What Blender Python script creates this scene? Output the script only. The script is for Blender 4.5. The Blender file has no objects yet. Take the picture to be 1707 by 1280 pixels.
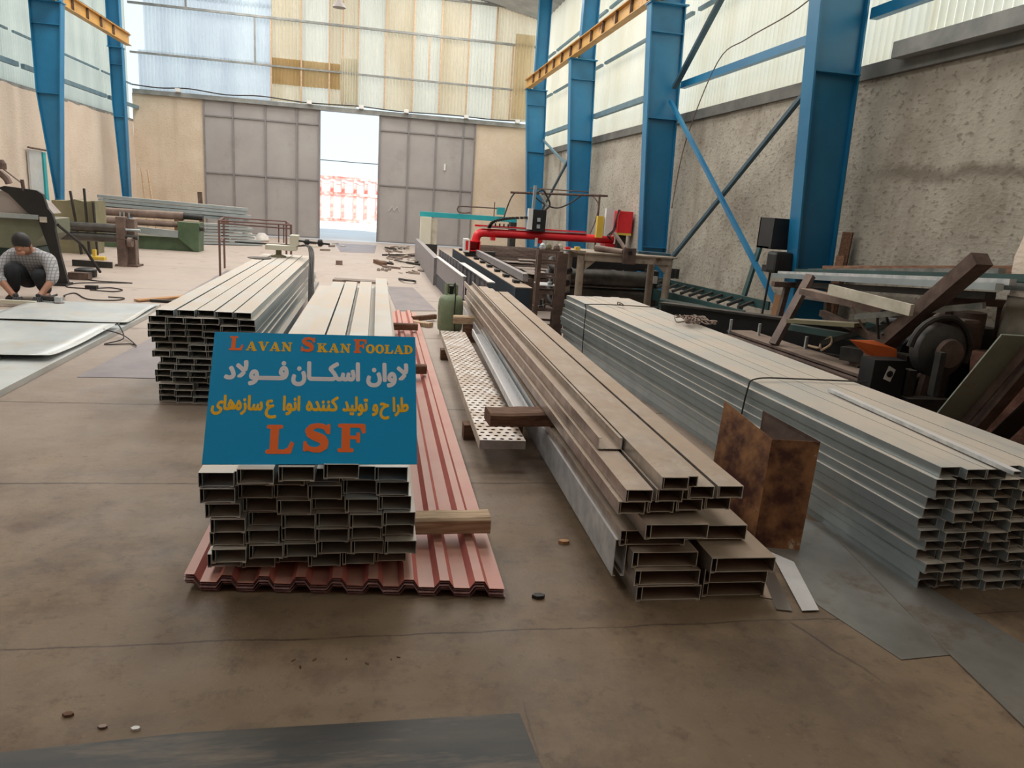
import bpy, bmesh, math, random
from mathutils import Vector, Matrix, noise
sc = bpy.context.scene
COL = sc.collection
PI = math.pi
rnd = random.Random(7)

# ------------------------------------------------------------------ camera
cam_data = bpy.data.cameras.new('camera')
cam = bpy.data.objects.new('camera', cam_data)
COL.objects.link(cam)
RX = Vector((0.98246389, -0.17329533, 0.0687999))
RY = Vector((0.0245029819, -0.2457924753, -0.969012726))
RZ = Vector((0.184835874, 0.953705819, -0.23723598))
Rm = [[0.9824638941873421, -0.1732953256474349, 0.06879990353912102],
      [0.024502981904380567, -0.24579247530307324, -0.9690127259031129],
      [0.18483587448338182, 0.9537058189993062, -0.23723598021975062]]
right, down, fwd = Vector(Rm[0]), Vector(Rm[1]), Vector(Rm[2])
M = Matrix((right, -down, -fwd)).transposed().to_4x4()
M.translation = Vector((0, 0, 1.5))
cam.matrix_world = M
cam_data.sensor_fit = 'HORIZONTAL'
cam_data.sensor_width = 36.0
cam_data.lens = 1230.0 * 36.0 / 1707.0
cam_data.clip_start = 0.05
cam_data.clip_end = 300
sc.camera = cam

# ------------------------------------------------------------------ world, sun, exposure
world = bpy.data.worlds.new('world'); sc.world = world
world.use_nodes = True
wn = world.node_tree.nodes; wl = world.node_tree.links
bg = wn['Background']
tcw = wn.new('ShaderNodeTexCoord'); sepw = wn.new('ShaderNodeSeparateXYZ'); rampw = wn.new('ShaderNodeValToRGB')
wl.new(tcw.outputs['Generated'], sepw.inputs[0]); wl.new(sepw.outputs[2], rampw.inputs[0]); wl.new(rampw.outputs[0], bg.inputs[0])
rampw.color_ramp.elements[0].position = 0.0; rampw.color_ramp.elements[0].color = (0.80, 0.94, 1.0, 1)
rampw.color_ramp.elements[1].position = 0.7; rampw.color_ramp.elements[1].color = (0.60, 0.81, 1.0, 1)
bg.inputs[1].default_value = 0.95

def sun(name, direction, strength, angle, color):
    d = bpy.data.lights.new(name, 'SUN'); d.energy = strength; d.angle = angle; d.color = color
    o = bpy.data.objects.new(name, d); COL.objects.link(o)
    o.rotation_euler = Vector(direction).to_track_quat('-Z', 'Y').to_euler()
    return o
sun('sun', (-0.42, 0.62, -0.66), 4.6, math.radians(0.6), (1.0, 0.95, 0.86))

sc.view_settings.view_transform = 'Standard'
sc.view_settings.look = 'None'
sc.view_settings.gamma = 1.0
sc.view_settings.exposure = 0.40
try: sc.view_settings.use_curve_mapping = False
except Exception: pass
sc.cycles.max_bounces = 8
sc.cycles.diffuse_bounces = 5
sc.cycles.glossy_bounces = 3
sc.cycles.sample_clamp_indirect = 4.0
sc.cycles.use_denoising = True

# ------------------------------------------------------------------ materials
def mk(name):
    m = bpy.data.materials.new(name); m.use_nodes = True
    nt = m.node_tree
    return m, nt, nt.nodes['Principled BSDF']

def pbr(name, c1, c2=None, scale=4.0, rough=0.7, metal=0.0, bump=0.0, bscale=None, detail=5.0, contrast=(0.35, 0.65), stretch=None,
        c3=None, c3scale=1.0, c3pos=(0.55, 0.7), dust=None, dustamt=0.8, spec=None):
    m, nt, b = mk(name)
    N, L = nt.nodes, nt.links
    b.inputs['Roughness'].default_value = rough
    b.inputs['Metallic'].default_value = metal
    if spec is not None: b.inputs['Specular IOR Level'].default_value = spec
    tc = N.new('ShaderNodeTexCoord'); src = tc.outputs['Object']
    if stretch:
        mp = N.new('ShaderNodeMapping'); mp.inputs['Scale'].default_value = stretch
        L.new(src, mp.inputs[0]); src = mp.outputs[0]
    col = None
    if c2 is not None:
        n = N.new('ShaderNodeTexNoise'); n.inputs['Scale'].default_value = scale; n.inputs['Detail'].default_value = detail
        n.inputs['Roughness'].default_value = 0.6
        L.new(src, n.inputs[0])
        r = N.new('ShaderNodeValToRGB')
        r.color_ramp.elements[0].position = contrast[0]; r.color_ramp.elements[0].color = (*c1, 1)
        r.color_ramp.elements[1].position = contrast[1]; r.color_ramp.elements[1].color = (*c2, 1)
        L.new(n.outputs[0], r.inputs[0]); col = r.outputs[0]
    else:
        rgb = N.new('ShaderNodeRGB'); rgb.outputs[0].default_value = (*c1, 1); col = rgb.outputs[0]
    if c3 is not None:
        n3 = N.new('ShaderNodeTexNoise'); n3.inputs['Scale'].default_value = c3scale; n3.inputs['Detail'].default_value = 6
        n3.inputs['Roughness'].default_value = 0.7
        L.new(src, n3.inputs[0])
        r3 = N.new('ShaderNodeMapRange'); r3.inputs[1].default_value = c3pos[0]; r3.inputs[2].default_value = c3pos[1]
        L.new(n3.outputs[0], r3.inputs[0])
        mx = N.new('ShaderNodeMix'); mx.data_type = 'RGBA'
        L.new(r3.outputs[0], mx.inputs[0]); L.new(col, mx.inputs[6]); mx.inputs[7].default_value = (*c3, 1)
        col = mx.outputs[2]
    if dust is not None:      # dust that has settled on upward faces
        g = N.new('ShaderNodeNewGeometry'); s = N.new('ShaderNodeSeparateXYZ'); L.new(g.outputs['Normal'], s.inputs[0])
        mr = N.new('ShaderNodeMapRange'); mr.inputs[1].default_value = 0.6; mr.inputs[2].default_value = 0.95; mr.inputs[4].default_value = dustamt
        L.new(s.outputs[2], mr.inputs[0])
        nd = N.new('ShaderNodeTexNoise'); nd.inputs['Scale'].default_value = 3.0; nd.inputs['Detail'].default_value = 6
        L.new(g.outputs['Position'], nd.inputs[0])
        md = N.new('ShaderNodeMapRange'); md.inputs[1].default_value = 0.3; md.inputs[2].default_value = 0.6; md.inputs[3].default_value = 0.55
        L.new(nd.outputs[0], md.inputs[0])
        mu = N.new('ShaderNodeMath'); mu.operation = 'MULTIPLY'; L.new(mr.outputs[0], mu.inputs[0]); L.new(md.outputs[0], mu.inputs[1])
        mx = N.new('ShaderNodeMix'); mx.data_type = 'RGBA'
        L.new(mu.outputs[0], mx.inputs[0]); L.new(col, mx.inputs[6]); mx.inputs[7].default_value = (*dust, 1)
        col = mx.outputs[2]
        if metal > 0:
            mm = N.new('ShaderNodeMath'); mm.operation = 'MULTIPLY_ADD'; L.new(mu.outputs[0], mm.inputs[0]); mm.inputs[1].default_value = -metal; mm.inputs[2].default_value = metal
            L.new(mm.outputs[0], b.inputs['Metallic'])
            ma = N.new('ShaderNodeMath'); ma.operation = 'MULTIPLY_ADD'; L.new(mu.outputs[0], ma.inputs[0]); ma.inputs[1].default_value = 0.75 - rough; ma.inputs[2].default_value = rough
            L.new(ma.outputs[0], b.inputs['Roughness'])
    L.new(col, b.inputs['Base Color'])
    if bump > 0:
        nb = N.new('ShaderNodeTexNoise'); nb.inputs['Scale'].default_value = bscale or scale * 3; nb.inputs['Detail'].default_value = 4
        L.new(src, nb.inputs[0])
        bp = N.new('ShaderNodeBump'); bp.inputs['Strength'].default_value = 1.0; bp.inputs['Distance'].default_value = bump
        L.new(nb.outputs[0], bp.inputs['Height']); L.new(bp.outputs[0], b.inputs['Normal'])
    return m

def srgb(r, g, b):
    f = lambda c: ((c / 255 + 0.055) / 1.055) ** 2.4 if c / 255 > 0.04045 else c / 255 / 12.92
    return (f(r), f(g), f(b))

MT = {}
MT['galv'] = pbr('galvanised', srgb(164, 178, 184), srgb(184, 196, 200), scale=5, rough=0.36, metal=0.75, dust=srgb(205, 190, 174), dustamt=0.92, contrast=(0.3, 0.7))
MT['galv_brown'] = pbr('galvanised_dusty', srgb(150, 142, 136), srgb(186, 176, 166), scale=9, rough=0.36, metal=0.7, dust=srgb(172, 148, 126), dustamt=0.85, c3=srgb(120, 96, 78), c3scale=5, c3pos=(0.55, 0.75))
MT['cut_edge'] = pbr('cut_steel_edge', srgb(226, 226, 222), rough=0.5, metal=0.1)
MT['galv_dark'] = pbr('galvanised_dark', srgb(108, 112, 110), srgb(150, 152, 148), scale=10, rough=0.42, metal=0.7, dust=srgb(196, 186, 178), dustamt=0.8)
MT['galv_clean'] = pbr('galvanised_clean', srgb(178, 184, 188), srgb(214, 216, 218), scale=12, rough=0.38, metal=0.55, dust=srgb(214, 208, 206), dustamt=0.9)
MT['zinc_sheet'] = pbr('zinc_sheet', srgb(186, 192, 194), srgb(212, 214, 212), scale=1.6, rough=0.36, metal=0.2, c3=srgb(196, 184, 168), c3scale=2.2, c3pos=(0.5, 0.75))
MT['plate'] = pbr('floor_plate', srgb(118, 114, 108), srgb(144, 139, 132), scale=2.5, rough=0.42, metal=0.45, c3=srgb(104, 82, 64), c3scale=3.0, c3pos=(0.52, 0.72))
MT['plate_mauve'] = pbr('mauve_plate', srgb(128, 118, 120), srgb(150, 140, 140), scale=2.0, rough=0.5, metal=0.3, c3=srgb(128, 108, 94), c3scale=2.0)
MT['plate_black'] = pbr('black_plate', srgb(40, 40, 40), srgb(70, 64, 56), scale=2.2, rough=0.55, metal=0.0, stretch=(0.7, 4, 1), c3=srgb(120, 104, 84), c3scale=1.5, c3pos=(0.5, 0.7))
MT['bright_strip'] = pbr('bright_strip', srgb(176, 170, 162), srgb(206, 202, 196), scale=3, rough=0.2, metal=0.85)
MT['red_sheet'] = pbr('rose_paint', srgb(188, 106, 98), srgb(200, 118, 108), scale=3, rough=0.5, dust=srgb(196, 160, 142), dustamt=0.7)
MT['red_edge'] = pbr('rose_sheet_back', srgb(140, 100, 100), srgb(176, 140, 138), scale=30, rough=0.55)
MT['wood'] = pbr('raw_timber', srgb(160, 132, 106), srgb(206, 180, 150), scale=5, rough=0.85, stretch=(1, 14, 14), bump=0.002, bscale=8)
MT['wood_dark'] = pbr('dark_timber', srgb(84, 58, 44), srgb(124, 90, 68), scale=5, rough=0.85, stretch=(2, 14, 14), bump=0.002, bscale=8)
MT['wood_y'] = pbr('timber_along_y', srgb(110, 78, 60), srgb(150, 112, 88), scale=5, rough=0.85, stretch=(14, 2, 14))
MT['rust'] = pbr('rusted_sheet', srgb(74, 38, 28), srgb(150, 104, 66), scale=6, rough=0.6, metal=0.1, detail=8, contrast=(0.40, 0.58), c3=srgb(206, 190, 172), c3scale=5.0, c3pos=(0.60, 0.66), bump=0.001)
MT['rust_steel'] = pbr('rusted_steel', srgb(78, 62, 56), srgb(112, 92, 82), scale=8, rough=0.75, metal=0.2)
MT['rust_tube'] = pbr('rusted_tube', srgb(96, 80, 74), srgb(132, 112, 102), scale=5, rough=0.6, metal=0.2, dust=srgb(166, 146, 130), dustamt=0.7)
MT['dark_steel'] = pbr('dark_steel', srgb(36, 36, 36), srgb(62, 58, 54), scale=6, rough=0.55, metal=0.3, dust=srgb(112, 100, 90), dustamt=0.45)
MT['black'] = pbr('black_paint', srgb(20, 20, 22), srgb(34, 33, 33), scale=6, rough=0.5)
MT['rubber'] = pbr('black_rubber', srgb(34, 30, 29), srgb(50, 44, 41), scale=12, rough=0.6)
MT['blue'] = pbr('blue_paint', srgb(22, 104, 148), srgb(34, 120, 162), scale=1.2, rough=0.36, c3=srgb(70, 70, 66), c3scale=1.6, c3pos=(0.68, 0.8))
MT['blue_dark'] = pbr('faded_blue_paint', srgb(40, 68, 82), srgb(56, 86, 100), scale=3, rough=0.5)
MT['girt'] = pbr('girt_paint', srgb(88, 116, 128), srgb(110, 136, 146), scale=3, rough=0.55)
MT['rail_yellow'] = pbr('yellow_rail', srgb(176, 132, 62), srgb(200, 152, 76), scale=2, rough=0.5, c3=srgb(120, 72, 30), c3scale=2.5, c3pos=(0.58, 0.68))
MT['grey_door'] = pbr('grey_door_paint', srgb(150, 144, 142), srgb(160, 155, 152), scale=1.0, rough=0.6, c3=srgb(136, 126, 120), c3scale=0.8, c3pos=(0.55, 0.8))
MT['door_frame'] = pbr('door_frame_paint', srgb(116, 112, 112), srgb(132, 128, 128), scale=2, rough=0.6)
MT['trim'] = pbr('trim_steel', srgb(120, 122, 120), srgb(146, 146, 142), scale=4, rough=0.6, metal=0.2)
MT['teal'] = pbr('teal_paint', srgb(36, 148, 158), srgb(50, 166, 172), scale=2, rough=0.45)
MT['cream'] = pbr('cream_paint', srgb(204, 200, 182), srgb(216, 212, 196), scale=2, rough=0.5)
MT['white'] = pbr('white_paint', srgb(206, 204, 200), srgb(222, 220, 216), scale=2, rough=0.5)
MT['white_dirty'] = pbr('dirty_white', srgb(168, 160, 144), srgb(208, 200, 184), scale=4, rough=0.8)
MT['red'] = pbr('red_paint', srgb(206, 30, 40), srgb(222, 44, 52), scale=2, rough=0.34)
MT['yellow'] = pbr('yellow_paint', srgb(206, 172, 60), srgb(220, 188, 80), scale=2, rough=0.5)
MT['orange'] = pbr('orange_paint', srgb(190, 86, 34), srgb(210, 104, 50), scale=2, rough=0.5)
MT['green_m'] = pbr('machine_green', srgb(62, 82, 58), srgb(82, 102, 76), scale=3, rough=0.55, dust=srgb(150, 140, 120), dustamt=0.6)
MT['machine_top'] = pbr('dusty_mauve_paint', srgb(142, 132, 126), srgb(166, 156, 150), scale=2, rough=0.7)
MT['trim_dark'] = pbr('dark_trim_steel', srgb(84, 84, 80), srgb(110, 108, 102), scale=3, rough=0.7)  # dark grey steel of the right wall-top trim
MT['olive'] = pbr('olive_paint', srgb(112, 108, 82), srgb(134, 128, 100), scale=2.5, rough=0.6, dust=srgb(160, 148, 128), dustamt=0.6)
MT['sage'] = pbr('sage_machine_paint', srgb(96, 102, 82), srgb(118, 122, 102), scale=2.5, rough=0.55, dust=srgb(178, 166, 156), dustamt=0.8)
MT['cyl_green'] = pbr('cylinder_green', srgb(120, 136, 106), srgb(142, 156, 124), scale=6, rough=0.55, c3=srgb(96, 94, 70), c3scale=5)
MT['frame_beige'] = pbr('beige_steel', srgb(140, 126, 112), srgb(170, 156, 140), scale=5, rough=0.6, metal=0.1, c3=srgb(96, 74, 60), c3scale=4, c3pos=(0.55, 0.7))
MT['teal_dark'] = pbr('dark_teal', srgb(34, 62, 62), srgb(48, 78, 76), scale=3, rough=0.5, dust=srgb(120, 120, 112), dustamt=0.5)
MT['navy'] = pbr('navy_paint', srgb(28, 42, 54), srgb(44, 56, 68), scale=4, rough=0.5, dust=srgb(120, 116, 122), dustamt=0.5)
MT['grey_steel'] = pbr('grey_steel', srgb(128, 124, 128), srgb(156, 152, 154), scale=8, rough=0.5, metal=0.4, stretch=(1, 6, 1), dust=srgb(170, 160, 154), dustamt=0.5)
MT['roller'] = pbr('roller_steel', srgb(64, 62, 60), srgb(96, 92, 88), scale=5, rough=0.4, metal=0.5)
MT['scrap'] = pbr('scrap_steel', srgb(110, 98, 90), srgb(150, 136, 126), scale=6, rough=0.7, metal=0.2)
MT['verdigris'] = pbr('weathered_green_steel', srgb(126, 134, 122), srgb(150, 154, 140), scale=3, rough=0.6, metal=0.1, c3=srgb(92, 70, 60), c3scale=3, c3pos=(0.52, 0.68))
MT['brick'] = pbr('brick_rubble', srgb(96, 62, 50), srgb(140, 100, 84), scale=9, rough=0.95, bump=0.01)
MT['gantry_wire'] = pbr('oxide_rod', srgb(112, 84, 78), rough=0.7)
MT['sign_blue'] = pbr('sign_blue', srgb(2, 158, 218), srgb(2, 162, 222), scale=2, rough=0.4)
MT['sign_white'] = pbr('sign_white', srgb(242, 238, 244), rough=0.5)
MT['sign_yellow'] = pbr('sign_yellow', srgb(255, 196, 34), rough=0.5)
MT['sign_orange'] = pbr('sign_orange', srgb(255, 118, 48), rough=0.5)
MT['skin'] = pbr('skin', srgb(150, 104, 82), srgb(166, 118, 94), scale=10, rough=0.55)
MT['hair'] = pbr('hair', srgb(24, 22, 22), srgb(36, 32, 30), scale=60, rough=0.6)
MT['trousers'] = pbr('trousers', srgb(34, 38, 44), srgb(48, 50, 54), scale=10, rough=0.9)
MT['glove'] = pbr('glove', srgb(52, 54, 58), srgb(70, 70, 72), scale=20, rough=0.9)
MT['cardboard'] = pbr('cardboard', srgb(176, 132, 92), srgb(196, 152, 112), scale=4, rough=0.9)
MT['plastic_bag'] = pbr('white_bag', srgb(186, 180, 174), srgb(214, 208, 202), scale=6, rough=0.5, bump=0.01)

def checked_shirt():
    m, nt, b = mk('checked_shirt'); N, L = nt.nodes, nt.links
    tc = N.new('ShaderNodeTexCoord')
    w1 = N.new('ShaderNodeTexWave'); w1.inputs['Scale'].default_value = 9; w1.bands_direction = 'X'
    w2 = N.new('ShaderNodeTexWave'); w2.inputs['Scale'].default_value = 9; w2.bands_direction = 'Z'
    L.new(tc.outputs['Object'], w1.inputs[0]); L.new(tc.outputs['Object'], w2.inputs[0])
    mu = N.new('ShaderNodeMath'); mu.operation = 'MINIMUM'; L.new(w1.outputs[1], mu.inputs[0]); L.new(w2.outputs[1], mu.inputs[1])
    r = N.new('ShaderNodeValToRGB'); r.color_ramp.elements[0].position = 0.05; r.color_ramp.elements[0].color = (*srgb(128, 128, 134), 1)
    r.color_ramp.elements[1].position = 0.3; r.color_ramp.elements[1].color = (*srgb(172, 170, 170), 1)
    L.new(mu.outputs[0], r.inputs[0]); L.new(r.outputs[0], b.inputs['Base Color']); b.inputs['Roughness'].default_value = 0.9
    return m
MT['shirt'] = checked_shirt()

def plaster(name, base, dark, stain, axis, streak=(0.56, 0.72), pit=0.6, band=None):
    m, nt, b = mk(name); N, L = nt.nodes, nt.links
    b.inputs['Roughness'].default_value = 0.95
    g = N.new('ShaderNodeNewGeometry')
    n1 = N.new('ShaderNodeTexNoise'); n1.inputs['Scale'].default_value = 1.1; n1.inputs['Detail'].default_value = 8; n1.inputs['Roughness'].default_value = 0.65
    L.new(g.outputs['Position'], n1.inputs[0])
    r1 = N.new('ShaderNodeValToRGB'); r1.color_ramp.elements[0].position = 0.38; r1.color_ramp.elements[0].color = (*dark, 1)
    r1.color_ramp.elements[1].position = 0.56; r1.color_ramp.elements[1].color = (*base, 1)
    L.new(n1.outputs[0], r1.inputs[0])
    # trowel pits
    n2 = N.new('ShaderNodeTexNoise'); n2.inputs['Scale'].default_value = 30; n2.inputs['Detail'].default_value = 6
    mp0 = N.new('ShaderNodeMapping'); mp0.inputs['Scale'].default_value = (1, 0.55, 1) if axis == 'y' else (0.55, 1, 1)
    L.new(g.outputs['Position'], mp0.inputs[0]); L.new(mp0.outputs[0], n2.inputs[0])
    mr = N.new('ShaderNodeMapRange'); mr.inputs[1].default_value = 0.56; mr.inputs[2].default_value = 0.68; mr.inputs[4].default_value = pit
    L.new(n2.outputs[0], mr.inputs[0])
    mx = N.new('ShaderNodeMix'); mx.data_type = 'RGBA'; L.new(mr.outputs[0], mx.inputs[0]); L.new(r1.outputs[0], mx.inputs[6]); mx.inputs[7].default_value = (*stain, 1)
    # run-off streaks
    mp = N.new('ShaderNodeMapping'); mp.inputs['Scale'].default_value = (0.1, 2.2, 0.22) if axis == 'y' else (2.2, 0.1, 0.22)
    n3 = N.new('ShaderNodeTexNoise'); n3.inputs['Scale'].default_value = 1.0; n3.inputs['Detail'].default_value = 5
    L.new(g.outputs['Position'], mp.inputs[0]); L.new(mp.outputs[0], n3.inputs[0])
    mr3 = N.new('ShaderNodeMapRange'); mr3.inputs[1].default_value = streak[0]; mr3.inputs[2].default_value = streak[1]; mr3.inputs[4].default_value = 0.6
    L.new(n3.outputs[0], mr3.inputs[0])
    mx3 = N.new('ShaderNodeMix'); mx3.data_type = 'RGBA'; L.new(mr3.outputs[0], mx3.inputs[0]); L.new(mx.outputs[2], mx3.inputs[6]); mx3.inputs[7].default_value = (*stain, 1)
    last = mx3.outputs[2]
    if band is not None:      # old damp line left by a wall rail
        sz = N.new('ShaderNodeSeparateXYZ'); L.new(g.outputs['Position'], sz.inputs[0])
        ad = N.new('ShaderNodeMath'); ad.operation = 'MULTIPLY_ADD'; L.new(n1.outputs[0], ad.inputs[0]); ad.inputs[1].default_value = 0.5; ad.inputs[2].default_value = -0.25 - band
        su = N.new('ShaderNodeMath'); su.operation = 'ADD'; L.new(ad.outputs[0], su.inputs[0]); L.new(sz.outputs[2], su.inputs[1])
        ab = N.new('ShaderNodeMath'); ab.operation = 'ABSOLUTE'; L.new(su.outputs[0], ab.inputs[0])
        mb = N.new('ShaderNodeMapRange'); mb.inputs[1].default_value = 0.02; mb.inputs[2].default_value = 0.10; mb.inputs[3].default_value = 0.65; mb.inputs[4].default_value = 0
        L.new(ab.outputs[0], mb.inputs[0])
        my = N.new('ShaderNodeMapRange'); my.inputs[1].default_value = 6.4; my.inputs[2].default_value = 7.0; my.inputs[3].default_value = 1; my.inputs[4].default_value = 0
        L.new(sz.outputs[1], my.inputs[0])
        mm = N.new('ShaderNodeMath'); mm.operation = 'MULTIPLY'; L.new(mb.outputs[0], mm.inputs[0]); L.new(my.outputs[0], mm.inputs[1])
        mxb = N.new('ShaderNodeMix'); mxb.data_type = 'RGBA'; L.new(mm.outputs[0], mxb.inputs[0]); L.new(last, mxb.inputs[6]); mxb.inputs[7].default_value = (*stain, 1)
        last = mxb.outputs[2]
    L.new(last, b.inputs['Base Color'])
    bp = N.new('ShaderNodeBump'); bp.inputs['Distance'].default_value = 0.012; bp.inputs['Strength'].default_value = 0.9
    L.new(n2.outputs[0], bp.inputs['Height']); L.new(bp.outputs[0], b.inputs['Normal'])
    return m
MT['plaster_right'] = plaster('plaster_right', srgb(172, 165, 152), srgb(150, 142, 129), srgb(98, 88, 74), 'y', band=2.0)
MT['plaster_left'] = plaster('plaster_left', srgb(208, 192, 176), srgb(202, 184, 166), srgb(178, 158, 138), 'y', (0.62, 0.8), .3)
MT['plaster_back'] = plaster('plaster_back', srgb(208, 192, 172), srgb(200, 182, 160), srgb(172, 150, 126), 'x', (0.6, 0.8), .3)

def fibre(name, col, col2, tr=0.8, scale=0.5, axis='y'):
    m = bpy.data.materials.new(name); m.use_nodes = True
    nt = m.node_tree; N, L = nt.nodes, nt.links
    N.remove(N['Principled BSDF']); out = N['Material Output']
    g = N.new('ShaderNodeNewGeometry')
    mp = N.new('ShaderNodeMapping'); mp.inputs['Scale'].default_value = (1.6, 1.6, 0.25)
    L.new(g.outputs['Position'], mp.inputs[0])
    n = N.new('ShaderNodeTexNoise'); n.inputs['Scale'].default_value = scale * 2; n.inputs['Detail'].default_value = 5
    L.new(mp.outputs[0], n.inputs[0])
    r = N.new('ShaderNodeValToRGB'); r.color_ramp.elements[0].position = 0.35; r.color_ramp.elements[0].color = (*col, 1)
    r.color_ramp.elements[1].position = 0.65; r.color_ramp.elements[1].color = (*col2, 1)
    L.new(n.outputs[0], r.inputs[0])
    # the sheet carries less light where its ribs stand steep
    t = N.new('ShaderNodeBsdfTranslucent'); d = N.new('ShaderNodeBsdfDiffuse')
    L.new(r.outputs[0], t.inputs[0]); L.new(r.outputs[0], d.inputs[0])
    mx = N.new('ShaderNodeMixShader'); mx.inputs[0].default_value = tr
    L.new(d.outputs[0], mx.inputs[1]); L.new(t.outputs[0], mx.inputs[2]); L.new(mx.outputs[0], out.inputs[0])
    return m
MT['fibre_right'] = fibre('fibreglass_cream', srgb(238, 228, 206), srgb(247, 240, 224))
MT['fibre_left'] = fibre('fibreglass_grey', srgb(204, 206, 196), srgb(224, 224, 212))
MT['fibre_blue'] = fibre('fibreglass_bluish', srgb(206, 212, 218), srgb(224, 230, 232))
MT['fibre_yellow'] = fibre('fibreglass_yellowed', srgb(214, 198, 168), srgb(230, 218, 194))
MT['fibre_brown'] = fibre('fibreglass_brown', srgb(196, 170, 128), srgb(208, 184, 146))
MT['fibre_pale'] = fibre('fibreglass_pale', srgb(218, 214, 198), srgb(232, 228, 214))

def emis(name, col, s):
    m = bpy.data.materials.new(name); m.use_nodes = True
    nt = m.node_tree; nt.nodes.remove(nt.nodes['Principled BSDF'])
    e = nt.nodes.new('ShaderNodeEmission'); e.inputs[0].default_value = (*col, 1); e.inputs[1].default_value = s
    nt.links.new(e.outputs[0], nt.nodes['Material Output'].inputs[0])
    return m
MT['unseen_pane_glow'] = emis('added_roof_glow', (1.0, 0.965, 0.91), 7.5)  # glow of the unseen panes added under the roof

# ------------------------------------------------------------------ mesh building
class MB:
    def __init__(s): s.v = []; s.f = []
    def add(s, vs, fs):
        n = len(s.v); s.v += [Vector(v) for v in vs]; s.f += [tuple(i + n for i in f) for f in fs]; return s
    def hexa(s, p):   # 8 points: bottom 4 ccw, top 4 ccw
        return s.add(p, [(3, 2, 1, 0), (4, 5, 6, 7), (0, 1, 5, 4), (1, 2, 6, 5), (2, 3, 7, 6), (3, 0, 4, 7)])
    def box(s, x0, x1, y0, y1, z0, z1):
        return s.hexa([(x0, y0, z0), (x1, y0, z0), (x1, y1, z0), (x0, y1, z0), (x0, y0, z1), (x1, y0, z1), (x1, y1, z1), (x0, y1, z1)])
    def bar(s, a, b, w, h, up=(0, 0, 1)):
        a, b = Vector(a), Vector(b); d = (b - a).normalized(); u = Vector(up)
        x = d.cross(u)
        if x.length < 1e-4: x = d.cross(Vector((1, 0, 0)))
        x.normalize(); u = x.cross(d).normalized()
        x = x * w / 2; u = u * h / 2
        return s.hexa([a - x - u, a + x - u, b + x - u, b - x - u, a - x + u, a + x + u, b + x + u, b - x + u])
    def tube(s, pts, r, n=10, cap=True):
        pts = [Vector(p) for p in pts]; rs = r if isinstance(r, (list, tuple)) else [r] * len(pts)
        base = len(s.v); prev = None
        for i, p in enumerate(pts):
            d = (pts[min(i + 1, len(pts) - 1)] - pts[max(i - 1, 0)]).normalized()
            if prev is None:
                x = d.cross(Vector((0, 0, 1)))
                if x.length < 1e-3: x = Vector((1, 0, 0))
            else: x = prev - d * prev.dot(d)
            x.normalize(); prev = x; y = d.cross(x)
            for k in range(n):
                a = 2 * PI * k / n
                s.v.append(p + (x * math.cos(a) + y * math.sin(a)) * rs[i])
        for i in range(len(pts) - 1):
            for k in range(n):
                k2 = (k + 1) % n
                s.f.append((base + i * n + k, base + i * n + k2, base + (i + 1) * n + k2, base + (i + 1) * n + k))
        if cap:
            s.f.append(tuple(base + k for k in reversed(range(n))))
            s.f.append(tuple(base + (len(pts) - 1) * n + k for k in range(n)))
        return s
    def lathe(s, c, prof, n=20, axis='z'):   # prof: (r, h)
        base = len(s.v); c = Vector(c)
        for r, h in prof:
            for k in range(n):
                a = 2 * PI * k / n; q = (r * math.cos(a), r * math.sin(a))
                s.v.append(c + (Vector((q[0], q[1], h)) if axis == 'z' else Vector((h, q[0], q[1])) if axis == 'x' else Vector((q[0], h, q[1]))))
        for i in range(len(prof) - 1):
            for k in range(n):
                k2 = (k + 1) % n
                s.f.append((base + i * n + k, base + i * n + k2, base + (i + 1) * n + k2, base + (i + 1) * n + k))
        s.f.append(tuple(base + k for k in reversed(range(n)))); s.f.append(tuple(base + (len(prof) - 1) * n + k for k in range(n)))
        return s
    def prism(s, poly, vec):   # planar polygon (3-D points) pushed along vec
        poly = [Vector(p) for p in poly]; v = Vector(vec); n = len(poly); b = len(s.v)
        s.v += poly + [p + v for p in poly]
        s.f.append(tuple(b + i for i in reversed(range(n)))); s.f.append(tuple(b + n + i for i in range(n)))
        for i in range(n):
            j = (i + 1) % n; s.f.append((b + i, b + j, b + n + j, b + n + i))
        return s
    def build(s, name, mat, parent=None, smooth=False, bevel=0.0, origin=None, fixn=True):
        xs = [v.x for v in s.v]; ys = [v.y for v in s.v]; zs = [v.z for v in s.v]
        o0 = Vector(origin) if origin is not None else Vector(((min(xs) + max(xs)) / 2, (min(ys) + max(ys)) / 2, min(zs)))
        me = bpy.data.meshes.new(name); me.from_pydata([v - o0 for v in s.v], [], s.f)
        bm = bmesh.new(); bm.from_mesh(me)
        if bevel > 0: bmesh.ops.bevel(bm, geom=list(bm.edges), offset=bevel, segments=2, affect='EDGES', profile=0.6)
        if fixn: bmesh.ops.recalc_face_normals(bm, faces=bm.faces)
        bm.to_mesh(me); bm.free()
        if smooth:
            for p in me.polygons: p.use_smooth = True
            try: me.set_sharp_from_angle(angle=math.radians(40))
            except Exception: pass
        me.materials.append(MT[mat] if isinstance(mat, str) else mat)
        o = bpy.data.objects.new(name, me); COL.objects.link(o)
        if parent is not None:
            o.parent = parent; base = parent.location.copy(); q = parent.parent
            while q is not None: base += q.location; q = q.parent
            o.location = o0 - base
        else: o.location = o0
        return o

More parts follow.
